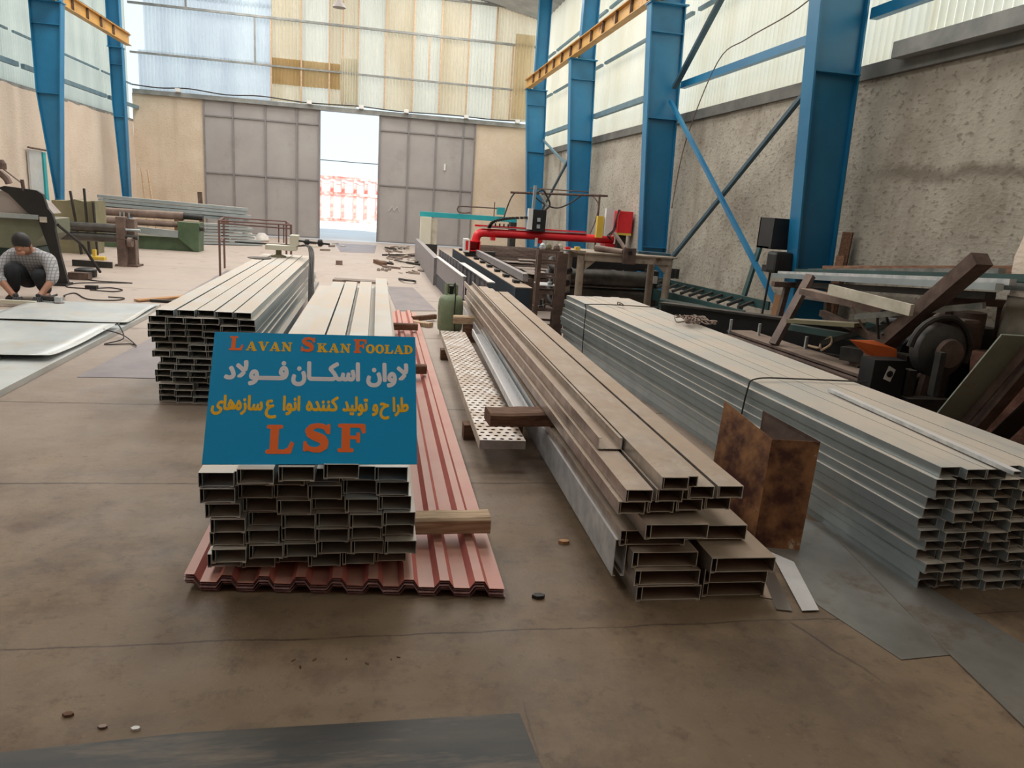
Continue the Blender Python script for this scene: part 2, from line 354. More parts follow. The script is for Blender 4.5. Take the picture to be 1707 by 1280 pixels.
def tag(o, label, cat, group=None, kind=None):
    o['label'] = label; o['category'] = cat
    if group: o['group'] = group
    if kind: o['kind'] = kind
    return o
def struct(o): o['kind'] = 'structure'; return o
def thing(name, loc, label, cat, group=None):
    o = bpy.data.objects.new(name, None); COL.objects.link(o); o.location = loc; o.empty_display_size = 0.1
    return tag(o, label, cat, group)
def box(name, mat, b, parent=None, bevel=0.0): return MB().box(*b).build(name, mat, parent, bevel=bevel)
ORD = ['first', 'second', 'third', 'fourth', 'fifth', 'sixth', 'seventh', 'eighth', 'ninth', 'tenth', 'eleventh', 'twelfth', 'thirteenth', 'fourteenth']
def catmull(pts, n=6):
    P = [Vector(p) for p in pts]; P = [P[0]] + P + [P[-1]]; out = []
    for i in range(1, len(P) - 2):
        for k in range(n):
            t = k / n; a, b, c, d = P[i - 1], P[i], P[i + 1], P[i + 2]
            out.append(0.5 * ((2 * b) + (c - a) * t + (2 * a - 5 * b + 4 * c - d) * t * t + (3 * b - a - 3 * c + d) * t ** 3))
    out.append(P[-2]); return out
# ================================================================== the hall
def floor_mat():
    m, nt, b = mk('dirty_concrete'); N, L = nt.nodes, nt.links
    g = N.new('ShaderNodeNewGeometry')
    def noise_(scale, detail=8, rough=0.62, sc3=None):
        n = N.new('ShaderNodeTexNoise'); n.inputs['Scale'].default_value = scale; n.inputs['Detail'].default_value = detail; n.inputs['Roughness'].default_value = rough
        if sc3:
            mp = N.new('ShaderNodeMapping'); mp.inputs['Scale'].default_value = sc3; L.new(g.outputs['Position'], mp.inputs[0]); L.new(mp.outputs[0], n.inputs[0])
        else: L.new(g.outputs['Position'], n.inputs[0])
        return n.outputs[0]
    def mr(src, a, c, lo=0.0, hi=1.0):
        r = N.new('ShaderNodeMapRange'); r.inputs[1].default_value = a; r.inputs[2].default_value = c; r.inputs[3].default_value = lo; r.inputs[4].default_value = hi
        L.new(src, r.inputs[0]); return r.outputs[0]
    def mix(f, a, c):
        x = N.new('ShaderNodeMix'); x.data_type = 'RGBA'; L.new(f, x.inputs[0])
        for i, v in ((6, a), (7, c)):
            if isinstance(v, tuple): x.inputs[i].default_value = (*v, 1)
            else: L.new(v, x.inputs[i])
        return x.outputs[2]
    def math_(op, a, c, d=None):
        x = N.new('ShaderNodeMath'); x.operation = op
        for i, v in enumerate((a, c, d)):
            if v is None: continue
            if isinstance(v, (int, float)): x.inputs[i].default_value = v
            else: L.new(v, x.inputs[i])
        return x.outputs[0]
    col = mix(mr(noise_(0.9), 0.35, 0.65), srgb(108, 88, 66), srgb(134, 112, 88))
    col = mix(mr(noise_(2.2, 10, 0.7), 0.48, 0.66, 0, 0.8), col, srgb(82, 62, 48))
    col = mix(mr(noise_(0.55, 5), 0.52, 0.68, 0, 0.45), col, srgb(136, 120, 100))
    col = mix(mr(noise_(11, 8, 0.75), 0.54, 0.68, 0, 0.6), col, srgb(70, 52, 40))
    col = mix(mr(noise_(45, 4, 0.7), 0.62, 0.7, 0, 0.5), col, srgb(140, 122, 102))
    col = mix(mr(noise_(3.0, 8, 0.6, (0.35, 1.6, 1)), 0.56, 0.7, 0, 0.4), col, srgb(96, 78, 64))
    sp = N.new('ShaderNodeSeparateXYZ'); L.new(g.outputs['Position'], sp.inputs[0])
    # brown in front; far floor painted dusty pale, standing in for door light
    far_light = mr(math_('ADD', sp.outputs[1], math_('MULTIPLY', noise_(0.8, 6), 5.0)), 5.6, 11.0, 0, 0.8)
    col = mix(far_light, col, srgb(186, 171, 161))
    vo = N.new('ShaderNodeTexVoronoi'); vo.inputs['Scale'].default_value = 2.3; L.new(g.outputs['Position'], vo.inputs[0])
    col = mix(math_('MULTIPLY', mr(vo.outputs['Distance'], 0.1, 0.16, 1, 0), 0.35), col, srgb(92, 66, 50))
    s = N.new('ShaderNodeSeparateXYZ'); L.new(g.outputs['Position'], s.inputs[0])
    wob = math_('MULTIPLY', math_('SUBTRACT', noise_(3.0, 6), 0.5), 0.06)
    X, Y = math_('ADD', s.outputs[0], wob), math_('ADD', s.outputs[1], wob)
    def joint(coord, at, w):
        return mr(math_('ABSOLUTE', math_('SUBTRACT', coord, at), None), w * 0.4, w, 1, 0)
    jt = joint(Y, 2.33, 0.006)
    for yy in (3.76, 5.2, 8.0, 11.0, 14.0): jt = math_('MAXIMUM', jt, joint(Y, yy, 0.012))
    jx = math_('MULTIPLY', joint(X, 0.48, 0.005), mr(s.outputs[1], 1.9, 1.96, 0.6, 0))
    jt = math_('MAXIMUM', jt, jx)
    jt = math_('MAXIMUM', jt, math_('MULTIPLY', joint(math_('ADD', X, math_('MULTIPLY', Y, 0.35)), 2.42, 0.010), math_('MULTIPLY', mr(s.outputs[1], 2.3, 2.33, 1, 0), mr(s.outputs[1], 1.9, 2.05, 0, 1))))
    jt = math_('MULTIPLY', jt, mr(noise_(5, 4), 0.3, 0.5, 0.3, 0.85))
    col = mix(jt, col, srgb(66, 48, 36))
    L.new(col, b.inputs['Base Color'])
    L.new(mr(noise_(1.4), 0.3, 0.7, 0.42, 0.75), b.inputs['Roughness'])
    bp = N.new('ShaderNodeBump'); bp.inputs['Distance'].default_value = 0.007; bp.inputs['Strength'].default_value = 0.8
    L.new(noise_(7, 9, 0.75), bp.inputs['Height']); L.new(bp.outputs[0], b.inputs['Normal'])
    return m
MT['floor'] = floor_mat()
MT['ground'] = pbr('outdoor_ground', srgb(214, 206, 200), srgb(228, 222, 218), scale=0.4, rough=0.9)
MT['roof'] = pbr('roof_sheet', srgb(150, 152, 154), srgb(172, 172, 172), scale=2, rough=0.6)

XL, XR, YB, YF = -6.97, 4.78, 24.0, -3.5
ZW, ZE, ZRG, XC = 3.05, 6.95, 8.1, -1.1
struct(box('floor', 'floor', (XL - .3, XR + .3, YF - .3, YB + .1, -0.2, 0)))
gr = MB().box(-60, 60, 24.1, 90, -0.25, -0.03).build('ground_outside', 'ground'); struct(gr)

def rough_wall(name, mat, x0, x1, y0, y1, z0, z1, nrm, step=0.16, amp=0.022, toprag=0.03):
    """plastered masonry face with a lumpy surface; nrm = axis facing the room"""
    b = MB(); axis, sgn = nrm
    U = (y0, y1) if axis == 'x' else (x0, x1)
    nu = max(2, int((U[1] - U[0]) / step)); nz = max(2, int((z1 - z0) / step))
    face = (x0 if sgn < 0 else x1) if axis == 'x' else (y0 if sgn < 0 else y1)
    back = (x1 if sgn < 0 else x0) if axis == 'x' else (y1 if sgn < 0 else y0)
    def P(d, u, z): return (d, u, z) if axis == 'x' else (u, d, z)
    vs = []; fs = []
    for i in range(nu + 1):
        u = U[0] + (U[1] - U[0]) * i / nu
        rag = toprag * (noise.noise(Vector((u * 2.3, 3.1, 0))) + 0.3 * noise.noise(Vector((u * 9, 1, 0))))
        for j in range(nz + 1):
            z = z0 + (z1 - z0) * j / nz + (rag if j == nz else 0)
            d = face + amp * noise.noise(Vector((u * 1.3, z * 1.3, 5))) + amp * 0.4 * noise.noise(Vector((u * 5, z * 5, 9)))
            vs.append(P(d, u, z))
    for i in range(nu):
        for j in range(nz):
            a = i * (nz + 1) + j; fs.append((a, a + nz + 1, a + nz + 2, a + 1))
    n = len(vs)
    for i in range(nu + 1): vs += [P(back, U[0] + (U[1] - U[0]) * i / nu, z0), P(back, U[0] + (U[1] - U[0]) * i / nu, z1)]
    for i in range(nu):
        q = n + 2 * i; fs.append((q, q + 1, q + 3, q + 2))
        fs.append((i * (nz + 1) + nz, (i + 1) * (nz + 1) + nz, q + 3, q + 1))
        fs.append((i * (nz + 1), q, q + 2, (i + 1) * (nz + 1)))
    fs.append((*range(0, nz + 1), n + 1, n)); k = nu * (nz + 1)
    fs.append((*reversed(range(k, k + nz + 1)), n + 2 * nu, n + 2 * nu + 1))
    b.add(vs, fs); return struct(b.build(name, mat, smooth=True))
rough_wall('wall_right', 'plaster_right', XR, XR + .25, YF, YB, 0, ZW, ('x', -1), toprag=0.05)
rough_wall('wall_left', 'plaster_left', XL - .25, XL, YF, YB, 0, ZW, ('x', 1))
rough_wall('wall_back', 'plaster_back', XL, -5.07, YB, YB + .2, 0, 3.82, ('y', -1), toprag=0.01)
rough_wall('wall_back.001', 'plaster_back', 2.95, XR, YB, YB + .2, 0, 3.82, ('y', -1), toprag=0.01)
rough_wall('wall_front', 'brick', XL - .3, XR + .3, YF - .2, YF, 0, 8.4, ('y', 1))

def corr(name, mat, axis, c, u0, u1, z0, z1, pitch=0.105, amp=0.026, tilt=0.0):
    """corrugated sheet standing at axis = c, ribs vertical"""
    n = int(round((u1 - u0) / pitch * 6)); vs = []; fs = []
    for i in range(n + 1):
        u = u0 + (u1 - u0) * i / n; ph = 2 * PI * (u - u0) / pitch
        d = c + amp * max(-0.6, math.sin(ph))
        for z, t in ((z0, 0.0), (z1, tilt)):
            zz = z + (0.012 * noise.noise(Vector((u * 1.2, z, c))) if z == z0 else 0)
            vs.append((d + t, u, zz) if axis == 'x' else (u, d + t, zz))
    for i in range(n): fs.append((2 * i, 2 * i + 2, 2 * i + 3, 2 * i + 1))
    return struct(MB().add(vs, fs).build(name, mat, smooth=True, fixn=False))
yy = YF; k = 0
while yy < YB - 0.1:
    y1 = min(yy + 5.0, YB)
    corr('wall_right_cladding', 'fibre_right', 'x', XR + .10, yy, y1, ZW - 0.02, ZE + .02)
    corr('wall_left_cladding', 'fibre_left', 'x', XL - .10, yy, y1, ZW - 0.02, ZE + .02)
    yy = y1
# back cladding: separate sheets, each of its own age
def bz(x): return 3.98 + (0.05 if x > 0 else 0)
corr('wall_back_cladding', 'fibre_blue', 'y', YB + .10, XL + .18, -3.15, 3.92, 5.0, 0.10)
corr('wall_back_cladding', 'fibre_blue', 'y', YB + .13, XL + .36, -3.15, 4.95, 6.55, 0.10)
corr('wall_back_cladding', 'fibre_blue', 'y', YB + .10, XL, -3.15, 6.45, 8.2, 0.10)
corr('wall_back_cladding', 'fibre_yellow', 'y', YB + .10, -3.15, -2.3, 3.95, 8.2, 0.10)
corr('wall_back_cladding', 'fibre_pale', 'y', YB + .10, -2.3, -1.5, 3.95, 8.2, 0.10)
corr('wall_back_cladding', 'fibre_yellow', 'y', YB + .10, -1.5, -.7, 3.95, 8.2, 0.10)
for i, (a, c, mt) in enumerate(((-.7, .12, 'fibre_pale'), (.12, .95, 'fibre_yellow'), (.95, 1.77, 'fibre_pale'), (1.77, 2.6, 'fibre_yellow'), (2.6, 3.42, 'fibre_pale'), (3.42, XR, 'fibre_yellow'))):
    corr('wall_back_cladding', mt, 'y', YB + .10 + 0.012 * (i % 2), a, c, 4.0, 8.2, 0.10)
corr('wall_back_cladding', 'fibre_brown', 'y', YB + .04, -3.14, -1.19, 4.42, 5.14, 0.10)
corr('wall_back_cladding', 'fibre_pale', 'y', YB - .02, -1.18, -.66, 4.05, 5.32, 0.075, 0.024)
corr('wall_back_cladding', 'fibre_yellow', 'y', YB - .06, 4.0, 4.6, 4.05, 6.5, 0.10, 0.024)
# back wall rails and studs
for z, x0, x1, w in ((4.88, XL, XR, .05), (6.16, XL, XR, .06), (7.2, XL, XR, .06)):
    tag(box('wall_rail', 'wood_y' if False else 'trim', (x0, x1, YB - .02, YB + .05, z, z + w)), 'long %s horizontal rail across the translucent end wall' % {4.88: 'lowest', 6.16: 'middle', 7.2: 'topmost'}[z], 'rail')
studs = [(-3.15, 3.95, 6.16), (-2.3, 3.95, 7.3), (-1.5, 3.95, 7.3), (-1.12, 4.0, 7.3), (-.68, 4.0, 7.3), (.12, 4.0, 7.3), (.95, 4.0, 7.3), (1.77, 4.0, 7.3), (2.6, 4.0, 7.3), (3.42, 4.0, 7.3), (3.96, 4.0, 6.16), (-3.6, 4.93, 6.16), (-5.45, 6.2, 7.3), (1.42, 4.93, 6.16)]
for i, (x, z0, z1) in enumerate(studs):
    tag(box('wall_stud', 'wood' if -3.2 < x < 4 else 'trim', (x - .022, x + .022, YB - .0, YB + .06, z0, z1)),
        'thin upright batten on the translucent end wall, %s from the left' % (ORD + ['fourteenth'])[sorted(s[0] for s in studs).index(x)], 'batten')
# door head beam and conduit
struct(box('trim_1', 'trim', (XL + .05, XR - .1, YB - .12, YB + .22, 3.80, 3.92)))
cp_ = [(-6.9, 23.82, 4.02), (-6.2, 23.82, 3.99), (-5.4, 23.82, 4.04), (-4.4, 23.82, 3.97), (-3.4, 23.82, 4.02), (-2.3, 23.82, 3.96), (-1.4, 23.82, 3.97), (-.6, 23.82, 3.99), (.6, 23.82, 3.95), (2.2, 23.82, 3.98), (3.4, 23.82, 3.96), (4.3, 23.82, 3.99)]
tag(MB().tube(catmull(cp_, 5), 0.018, 6).build('power_cable', 'rubber', smooth=True), 'slack dark cable lying along the beam above the grey sliding doors', 'cable')
for x in (-5.68, -2.05, -.55, .78, 2.6, 4.2):
    t = tag(MB().box(x - .07, x + .07, 23.74, 23.88, 3.92, 4.02).build('roller_bracket', 'white', bevel=.01), 'small pale bracket on the beam over the doors, %s from the left' % ORD[[-5.68, -2.05, -.55, .78, 2.6, 4.2].index(x)], 'bracket')
# sliding doors
def sliding(name, x0, x1, xs, hasmark=False):
    r = bpy.data.objects.new(name, None); COL.objects.link(r); r.location = ((x0 + x1) / 2, 24.0, 0.0); struct(r)
    MB().box(x0, x1, 24.0, 24.03, 0.03, 3.8).build('door_panel', 'grey_door', r)
    for x in xs: MB().box(x - .02, x + .02, 23.95, 24.0, 0.03, 3.8).build('door_stile', 'door_frame', r)
    for z in (0.05, 1.77, 3.38): MB().box(x0, x1, 23.965, 24.0, z - .02, z + .02).build('door_rail', 'door_frame', r)
    return r
dl = sliding('door_1', -5.07, -1.74, (-5.04, -4.23, -3.32, -2.42, -1.77))
dr = sliding('door_2', -.02, 2.95, (.01, .88, 1.72, 2.55, 2.92))
MB().box(2.0, 2.05, 23.95, 24.0, 2.35, 2.55).build('door_slot', 'white', dr)
MB().bar((.35, 23.985, 1.0), (.45, 23.985, 1.15), .02, .01).bar((.45, 23.985, 1.15), (.52, 23.985, 1.02), .02, .01).bar((.52, 23.985, 1.02), (.6, 23.985, 1.15), .02, .01).bar((.6, 23.985, 1.15), (.68, 23.985, 1.0), .02, .01).build('chalk_mark', 'white', dr)
# roof
def roof_side(name, xa, za, xb, zb):
    vs = []; fs = []; n = 300
    for i in range(n + 1):
        y = YF - .3 + (YB + .6 - YF) * i / n; d = 0.02 * math.sin(i * PI / 2)
        vs += [(xa, y, za + d), (xb, y, zb + d)]
    for i in range(n): fs.append((2 * i, 2 * i + 1, 2 * i + 3, 2 * i + 2))
    return struct(MB().add(vs, fs).build(name, 'roof', fixn=False))
roof_side('ceiling', XR + .25, ZE - .03, XC, ZRG); roof_side('ceiling.001', XL - .25, ZE - .03, XC, ZRG)
sky_n = 1
for y0 in (0.6, 5.0, 9.0, 13.0, 17.0, 20.8):  # unseen glowing panes added to fill the hall; nearest one is for the sign
    for sx in ((-1,) if y0 < 2 else (-1, 1)):
        SKL = 1.2 if y0 < 8 else 2.4
        xa, xb = XC + sx * 1.6, XC + sx * 4.0
        z = lambda x: ZRG - (ZRG - ZE + .03) * abs(x - XC) / 6.1 - .06
        vs = [(xa, y0, z(xa)), (xb, y0, z(xb)), (xb, y0 + SKL, z(xb)), (xa, y0 + SKL, z(xa))]
        if sx > 0: vs = vs[::-1]
        o = MB().add(vs, [(0, 1, 2, 3)]).build('unseen_roof_pane_%d' % sky_n, 'unseen_pane_glow', fixn=False); struct(o); sky_n += 1
# trims on the wall tops
struct(box('trim_2', 'trim_dark', (XR - .05, XR + .12, YF, YB, ZW - .12, ZW + .02)))
struct(box('trim_3', 'trim', (XL - .14, XL + .0, YF, YB, ZW - .02, ZW + .05)))
tag(MB().bar((4.66, 1.0, 3.08), (4.66, 6.6, 3.10), .12, .14).build('angle_beam', 'trim'), 'blue grey angle beam running along the top of the right wall', 'beam')

# columns
def column(prof, sgn, y, label, grp, up):
    """prof = (z, x of the room-side edge, x of the wall-side edge) upward; up = x range of the post above the cap"""
    t = thing('steel_column', ((prof[0][1] + prof[0][2]) / 2, y, 0), label, 'column', grp)
    def at(z, k):
        for p, q in zip(prof, prof[1:]):
            if z <= q[0]: f = (z - p[0]) / (q[0] - p[0]); return p[k] + (q[k] - p[k]) * f
        return prof[-1][k]
    zt = prof[-1][0]; w = 0.012
    MB().prism([(p[1], y - w, p[0]) for p in prof] + [(p[2], y - w, p[0]) for p in reversed(prof)], (0, 2 * w, 0)).build('web', 'blue', t)
    for nm, k, wd in (('inner_flange', 1, .20), ('outer_flange', 2, .12)):
        m = MB()
        for p, q in zip(prof, prof[1:]): m.bar((p[k], y, p[0]), (q[k], y, q[0]), wd, .02, up=(1, 0, 0))
        m.build(nm, 'blue', t)
    for z in (0.95, 2.95, 4.2):
        a, b_ = sorted((at(z, 1), at(z, 2))); MB().box(a, b_, y - .09, y + .09, z, z + .014).build('stiffener', 'blue', t)
    a, b_ = sorted((prof[-1][1], prof[-1][2])); MB().box(a - .03, b_ + .03, y - .13, y + .13, zt, zt + .02).build('cap_plate', 'blue', t)
    a, b_ = sorted(up)
    MB().box(a, b_, y - .01, y + .01, zt + .02, 7.1).build('upper_web', 'blue', t)
    for x in (a, b_): MB().box(x - .01, x + .01, y - .09, y + .09, zt + .02, 7.1).build('upper_flange', 'blue', t)
    a, b_ = sorted((prof[0][1], prof[0][2])); MB().box(a - .05, b_ + .05, y - .16, y + .16, 0, .02).build('base_plate', 'blue', t)
    return t
PR = [(0, 4.343, 4.73), (3.0, 4.124, 4.63), (4.6, 4.007, 4.566)]
for i, (y, w) in enumerate(((7.15, 'nearest'), (11.8, 'second'), (16.7, 'third'), (21.6, 'farthest'))):
    column(PR, 1, y, 'tall tapered blue steel column against the right wall, %s of the four' % (w if i in (0, 3) else w + ' from the camera'), 'blue columns on the right wall', (4.20, 4.53))
column([(0, -6.32, -6.40), (1.0, -6.26, -6.36), (3.0, -6.13, -6.56), (4.6, -6.01, -6.57)], -1, 16.7, 'tall tapered blue steel column against the left wall, the nearer one', 'blue columns on the left wall', (-6.03, -6.57))
column([(0, -6.42, -6.50), (1.0, -6.41, -6.58), (3.3, -6.41, -6.70), (4.6, -6.41, -6.71)], -1, 21.5, 'tall tapered blue steel column against the left wall, the farther one', 'blue columns on the left wall', (-6.43, -6.72))

def crane_rail(x, y0, y1, label):
    t = thing('crane_rail', (x, (y0 + y1) / 2, 4.62), label, 'crane rail')
    z0, z1 = 4.62, 4.88
    MB().box(x - .008, x + .008, y0, y1, z0 + .015, z1 - .015).build('web', 'rail_yellow', t)
    MB().box(x - .07, x + .07, y0, y1, z0, z0 + .015).build('lower_flange', 'rail_yellow', t)
    MB().box(x - .07, x + .07, y0, y1, z1 - .015, z1).build('upper_flange', 'rail_yellow', t)
    n = int((y1 - y0) / 0.8)
    for i in range(n):
        y = y0 + .3 + i * .8
        MB().box(x - .06, x + .06, y - .006, y + .006, z0 + .015, z1 - .015).build('stiffener', 'rust_steel', t)
    MB().box(x - .025, x + .025, y0, y1, z1, z1 + .04).build('running_rail', 'rust_steel', t)
crane_rail(4.04, -2, 21.8, 'yellow crane runway beam on brackets of the right hand columns')
crane_rail(-6.14, -2, 21.1, 'yellow crane runway beam on brackets of the left hand columns')

# girts between columns
gspec = [(YF, 7.03, 3.50), (7.27, 11.68, 3.47), (11.92, 16.58, 3.47), (16.82, 21.48, 3.46), (21.72, YB, 3.46)]
bays = ['nearest bay', 'second bay', 'third bay', 'fourth bay', 'last bay']
for i, (a, b_, z) in enumerate(gspec):
    tag(box('wall_girt', 'blue' if i < 2 else 'girt', (4.60, 4.68, a, b_, z - .05, z + .05)), 'lower blue girt on the right wall, %s from the camera' % bays[i], 'girt', 'girts on the right wall')
    tag(box('wall_girt', 'girt', (4.74, 4.80, a, b_, 4.55, 4.60)), 'thin middle girt on the right wall cladding, %s from the camera' % bays[i], 'girt', 'girts on the right wall')
    tag(box('wall_girt', 'girt', (4.74, 4.80, a, b_, 5.65, 5.70)), 'thin upper girt on the right wall cladding, %s from the camera' % bays[i], 'girt', 'girts on the right wall')
lspec = [(YF, 16.58, 'near the camera'), (16.82, 21.38, 'between the columns'), (21.62, YB, 'in the corner bay')]
for a, b_, w in lspec:
    tag(box('wall_girt', 'girt', (-6.87, -6.80, a, b_, 3.38, 3.47)), 'lower girt on the left wall, %s' % w, 'girt', 'girts on the left wall')
    tag(box('wall_girt', 'girt', (-6.98, -6.94, a, b_, 4.02, 4.06)), 'thin middle girt on the left wall, %s' % w, 'girt', 'girts on the left wall')
    tag(box('wall_girt', 'girt', (-6.98, -6.94, a, b_, 5.3, 5.34)), 'thin upper girt on the left wall, %s' % w, 'girt', 'girts on the left wall')
# braces
def brace(a, b_, mat, label, w=.05):
    return tag(MB().bar(a, b_, w, .05).build('cross_brace', mat), label, 'brace', 'diagonal braces on the right wall')
brace((4.46, 11.66, 3.22), (4.44, 7.55, .55), 'blue', 'blue diagonal brace falling toward the nearest right column foot')
brace((4.54, 11.4, .62), (4.54, 7.4, 3.2), 'blue_dark', 'dark diagonal brace rising toward the nearest right column')
brace((4.5, 11.66, 3.42), (4.5, 7.3, 6.5), 'blue_dark', 'dark upper diagonal brace in front of the right cladding', .08)
brace((4.5, 16.75, 3.25), (4.5, 21.55, .95), 'blue_dark', 'thin far dark diagonal brace behind the third right column', .05)
brace((4.58, 16.75, 2.05), (4.58, 21.55, 3.3), 'girt', 'thin far pale diagonal brace behind the third right column', .05)
tag(MB().tube(catmull([(4.62, 11.5, 1.6), (4.6, 11.2, 2.6), (4.6, 10.4, 3.6), (4.6, 9.6, 3.75), (4.6, 8.4, 3.85), (4.6, 7.4, 4.1)], 6), .008, 5).build('power_cable', 'rust_tube'), 'thin brown cable looping from girt to the nearest right column', 'cable')

# left wall hatch
t = thing('wall_hatch', (-6.93, 17.3, 0), 'small pale sheet metal side door beside the nearer left column', 'door')
box('hatch_panel', 'fibre_pale' if False else 'zinc_sheet', (-6.95, -6.91, 16.96, 17.55, 0, 1.88), t)
box('hatch_frame', 'teal', (-6.95, -6.88, 17.55, 17.68, 0, 1.86), t)
MB().tube([(-6.87, 16.85, 1.92), (-6.87, 17.8, 1.90)], .02, 6).build('hatch_track', 'rust_steel', t)

# hanging lamp high on the end wall
t = thing('pendant_lamp', (-1.03, 20, 5.8), 'small grey bell lamp hanging high in front of the end wall', 'lamp')
MB().lathe((-1.03, 20, 5.8), [(.16, 0), (.15, .03), (.09, .12), (.05, .17), (.03, .24)], 20).build('lamp_shade', 'grey_door', t, smooth=True)
MB().tube([(-1.03, 20, 6.04), (-1.03, 20, 7.9)], .008, 6).build('lamp_cord', 'rubber', t)

# outside: container
CT = 'container_red'
MT[CT] = pbr('faded_red_container', srgb(206, 84, 70), srgb(240, 214, 208), scale=1.1, rough=0.8, contrast=(0.4, 0.6))
MT['container_pale'] = pbr('faded_pale_container', srgb(238, 222, 216), srgb(228, 150, 138), scale=1.3, rough=0.8, contrast=(0.5, 0.75))
t = thing('shipping_container', (-1.5, 41.2, -.03), 'sunlit faded red and white container standing outside the open door', 'container')
vs = []; fs = []; n = 120
for i in range(n + 1):
    x = -7.5 + 12.0 * i / n; d = .03 if (i % 6) < 3 else -.03
    vs += [(x, 40 + d, .1), (x, 40 + d, 2.1)]
for i in range(n): fs.append((2 * i, 2 * i + 2, 2 * i + 3, 2 * i + 1))
MB().add(vs, fs).build('side_sheet', 'container_pale', t)
box('body', 'container_pale', (-7.5, 4.5, 40.05, 42.4, .05, 2.12), t)
for z in (-.02, 1.3, 2.08): box('rail', CT, (-7.5, 4.5, 39.93, 40.02, z, z + .14), t)
for x in (-7.45, -5.2, -4.0, -2.9, -2.3, -1.75, -1.15, -.6, 0, .8, 2.4, 4.4): box('post', CT, (x - .08, x + .08, 39.94, 40.02, .1, 2.1), t)
tag(MB().tube([(-9, 39, 2.98), (-1, 39, 2.92), (6, 39, 3.0)], .02, 5).build('overhead_wire', 'rubber'), 'thin wire strung above the container outside the door', 'wire')
# ================================================================== steel stock
def channel_mesh(name, w, h, L, mat, t=0.0019, lip=0.014, flip=False, nest=False):
    """C-section: web on top, two legs with lips; near end at y = 0"""
    o = [(0, 0), (0, h), (w, h), (w, 0), (w - lip, 0), (w - lip, t), (w - t, t), (w - t, h - t), (t, h - t), (t, t), (lip, t), (lip, 0)]
    if flip: o = [(x, h - z) for x, z in o]
    n = len(o); vs = [(x, 0, z) for x, z in o] + [(x, L, z) for x, z in o]
    fs = [(i, (i + 1) % n, n + (i + 1) % n, n + i) for i in range(n)]
    caps = [(0, 1, 8, 9), (1, 2, 7, 8), (2, 3, 6, 7), (3, 4, 5, 6), (0, 9, 10, 11)]
    ns = len(fs)
    fs += [tuple(reversed(c)) for c in caps] + [tuple(n + i for i in c) for c in caps]
    cap_ids = set(range(ns, len(fs)))
    if nest:      # the partner channel nested toe to toe inside, its web closing the bottom
        for a0, a1, z0, z1 in ((t, w - t, .001, .001 + t), (w * .09, w * .09 + t, t, h - t)):
            q = len(vs)
            for yy in (.006, L - .006): vs += [(a0, yy, z0), (a1, yy, z0), (a1, yy, z1), (a0, yy, z1)]
            k = len(fs)
            fs += [(q, q + 1, q + 2, q + 3), (q + 7, q + 6, q + 5, q + 4), (q, q + 4, q + 5, q + 1), (q + 1, q + 5, q + 6, q + 2), (q + 2, q + 6, q + 7, q + 3), (q + 3, q + 7, q + 4, q)]
            cap_ids |= {k, k + 1}
    me = bpy.data.meshes.new(name); me.from_pydata(vs, [], fs)
    me.materials.append(MT[mat]); me.materials.append(MT['cut_edge'])
    for i in cap_ids: me.polygons[i].material_index = 1
    bm = bmesh.new(); bm.from_mesh(me); bmesh.ops.recalc_face_normals(bm, faces=bm.faces); bm.to_mesh(me); bm.free()
    return me
def put(me, x, y, z, yaw, label, group, name='steel_channel', cat='steel channel', roll=0.0):
    o = bpy.data.objects.new(name, me); COL.objects.link(o); o.location = (x, y, z); o.rotation_euler = (0, roll, yaw)
    return tag(o, label, cat, group)

# --- corrugated rose sheets under the front stack
def profile(off):
    p = []; x = -0.675; k = 0
    while x < 0.54:
        p += [(x, .030), (x + .036, .030), (x + .056, 0), (x + .116, 0)]; x += .136; k += 1
    return p
for k in range(5):
    pr = profile(0); z = 0.002 + k * 0.009; y0 = 2.55 + rnd.uniform(-.012, .012); y1 = 9.55 + rnd.uniform(-.05, .05); t = .0015; dx = rnd.uniform(-.006, .006)
    vs = []; fs = []; n = len(pr)
    for y in (y0, y1):
        sk = lambda x: (.13 - .10 * (x + .67)) if y < 5 else 0
        vs += [(x + dx, y + sk(x), z + h) for x, h in pr] + [(x + dx, y + sk(x), z + h - t) for x, h in pr]
    for i in range(n - 1):
        fs += [(i, i + 1, 2 * n + i + 1, 2 * n + i), (n + i, 3 * n + i, 3 * n + i + 1, n + i + 1), (i, n + i, n + i + 1, i + 1), (2 * n + i, 2 * n + i + 1, 3 * n + i + 1, 3 * n + i)]
    o = MB().add(vs, fs).build('roofing_sheet', 'red_sheet' if k == 4 else 'red_edge')
    tag(o, 'rose ribbed roofing sheet under the channels, %s' % ['lowest of the pile', 'second from the bottom of the pile', 'third from the bottom of the pile', 'second from the top of the pile', 'topmost of the pile'][k], 'roofing sheet', 'rose ribbed roofing sheets')
# timbers between sheets and channels
def timber(a, b_, w, h, mat, label, name='timber_block'):
    a, b_ = Vector(a), Vector(b_); m = MB(); n = 10; d = (b_ - a)
    for i in range(n):
        pass
    pts = [a + d * i / n for i in range(n + 1)]; vs = []; fs = []
    x = d.normalized(); side = x.cross(Vector((0, 0, 1))).normalized()
    for i, p in enumerate(pts):
        j = 1 + 0.10 * noise.noise(p * 9); j2 = 1 + 0.12 * noise.noise(p * 11 + Vector((4, 4, 4)))
        for sx, sz in ((-1, -1), (1, -1), (1, .7), (.75, 1), (-.75, 1), (-1, .7)):
            vs.append(p + side * sx * w / 2 * j + Vector((0, 0, sz * h / 2 * (j2 if sz > 0 else 1))))
    for i in range(n):
        for k in range(6): fs.append((i * 6 + k, i * 6 + (k + 1) % 6, (i + 1) * 6 + (k + 1) % 6, (i + 1) * 6 + k))
    fs += [(5, 4, 3, 2, 1, 0), tuple(n * 6 + k for k in range(6))]
    return tag(m.add(vs, fs).build(name, mat), label, 'timber')
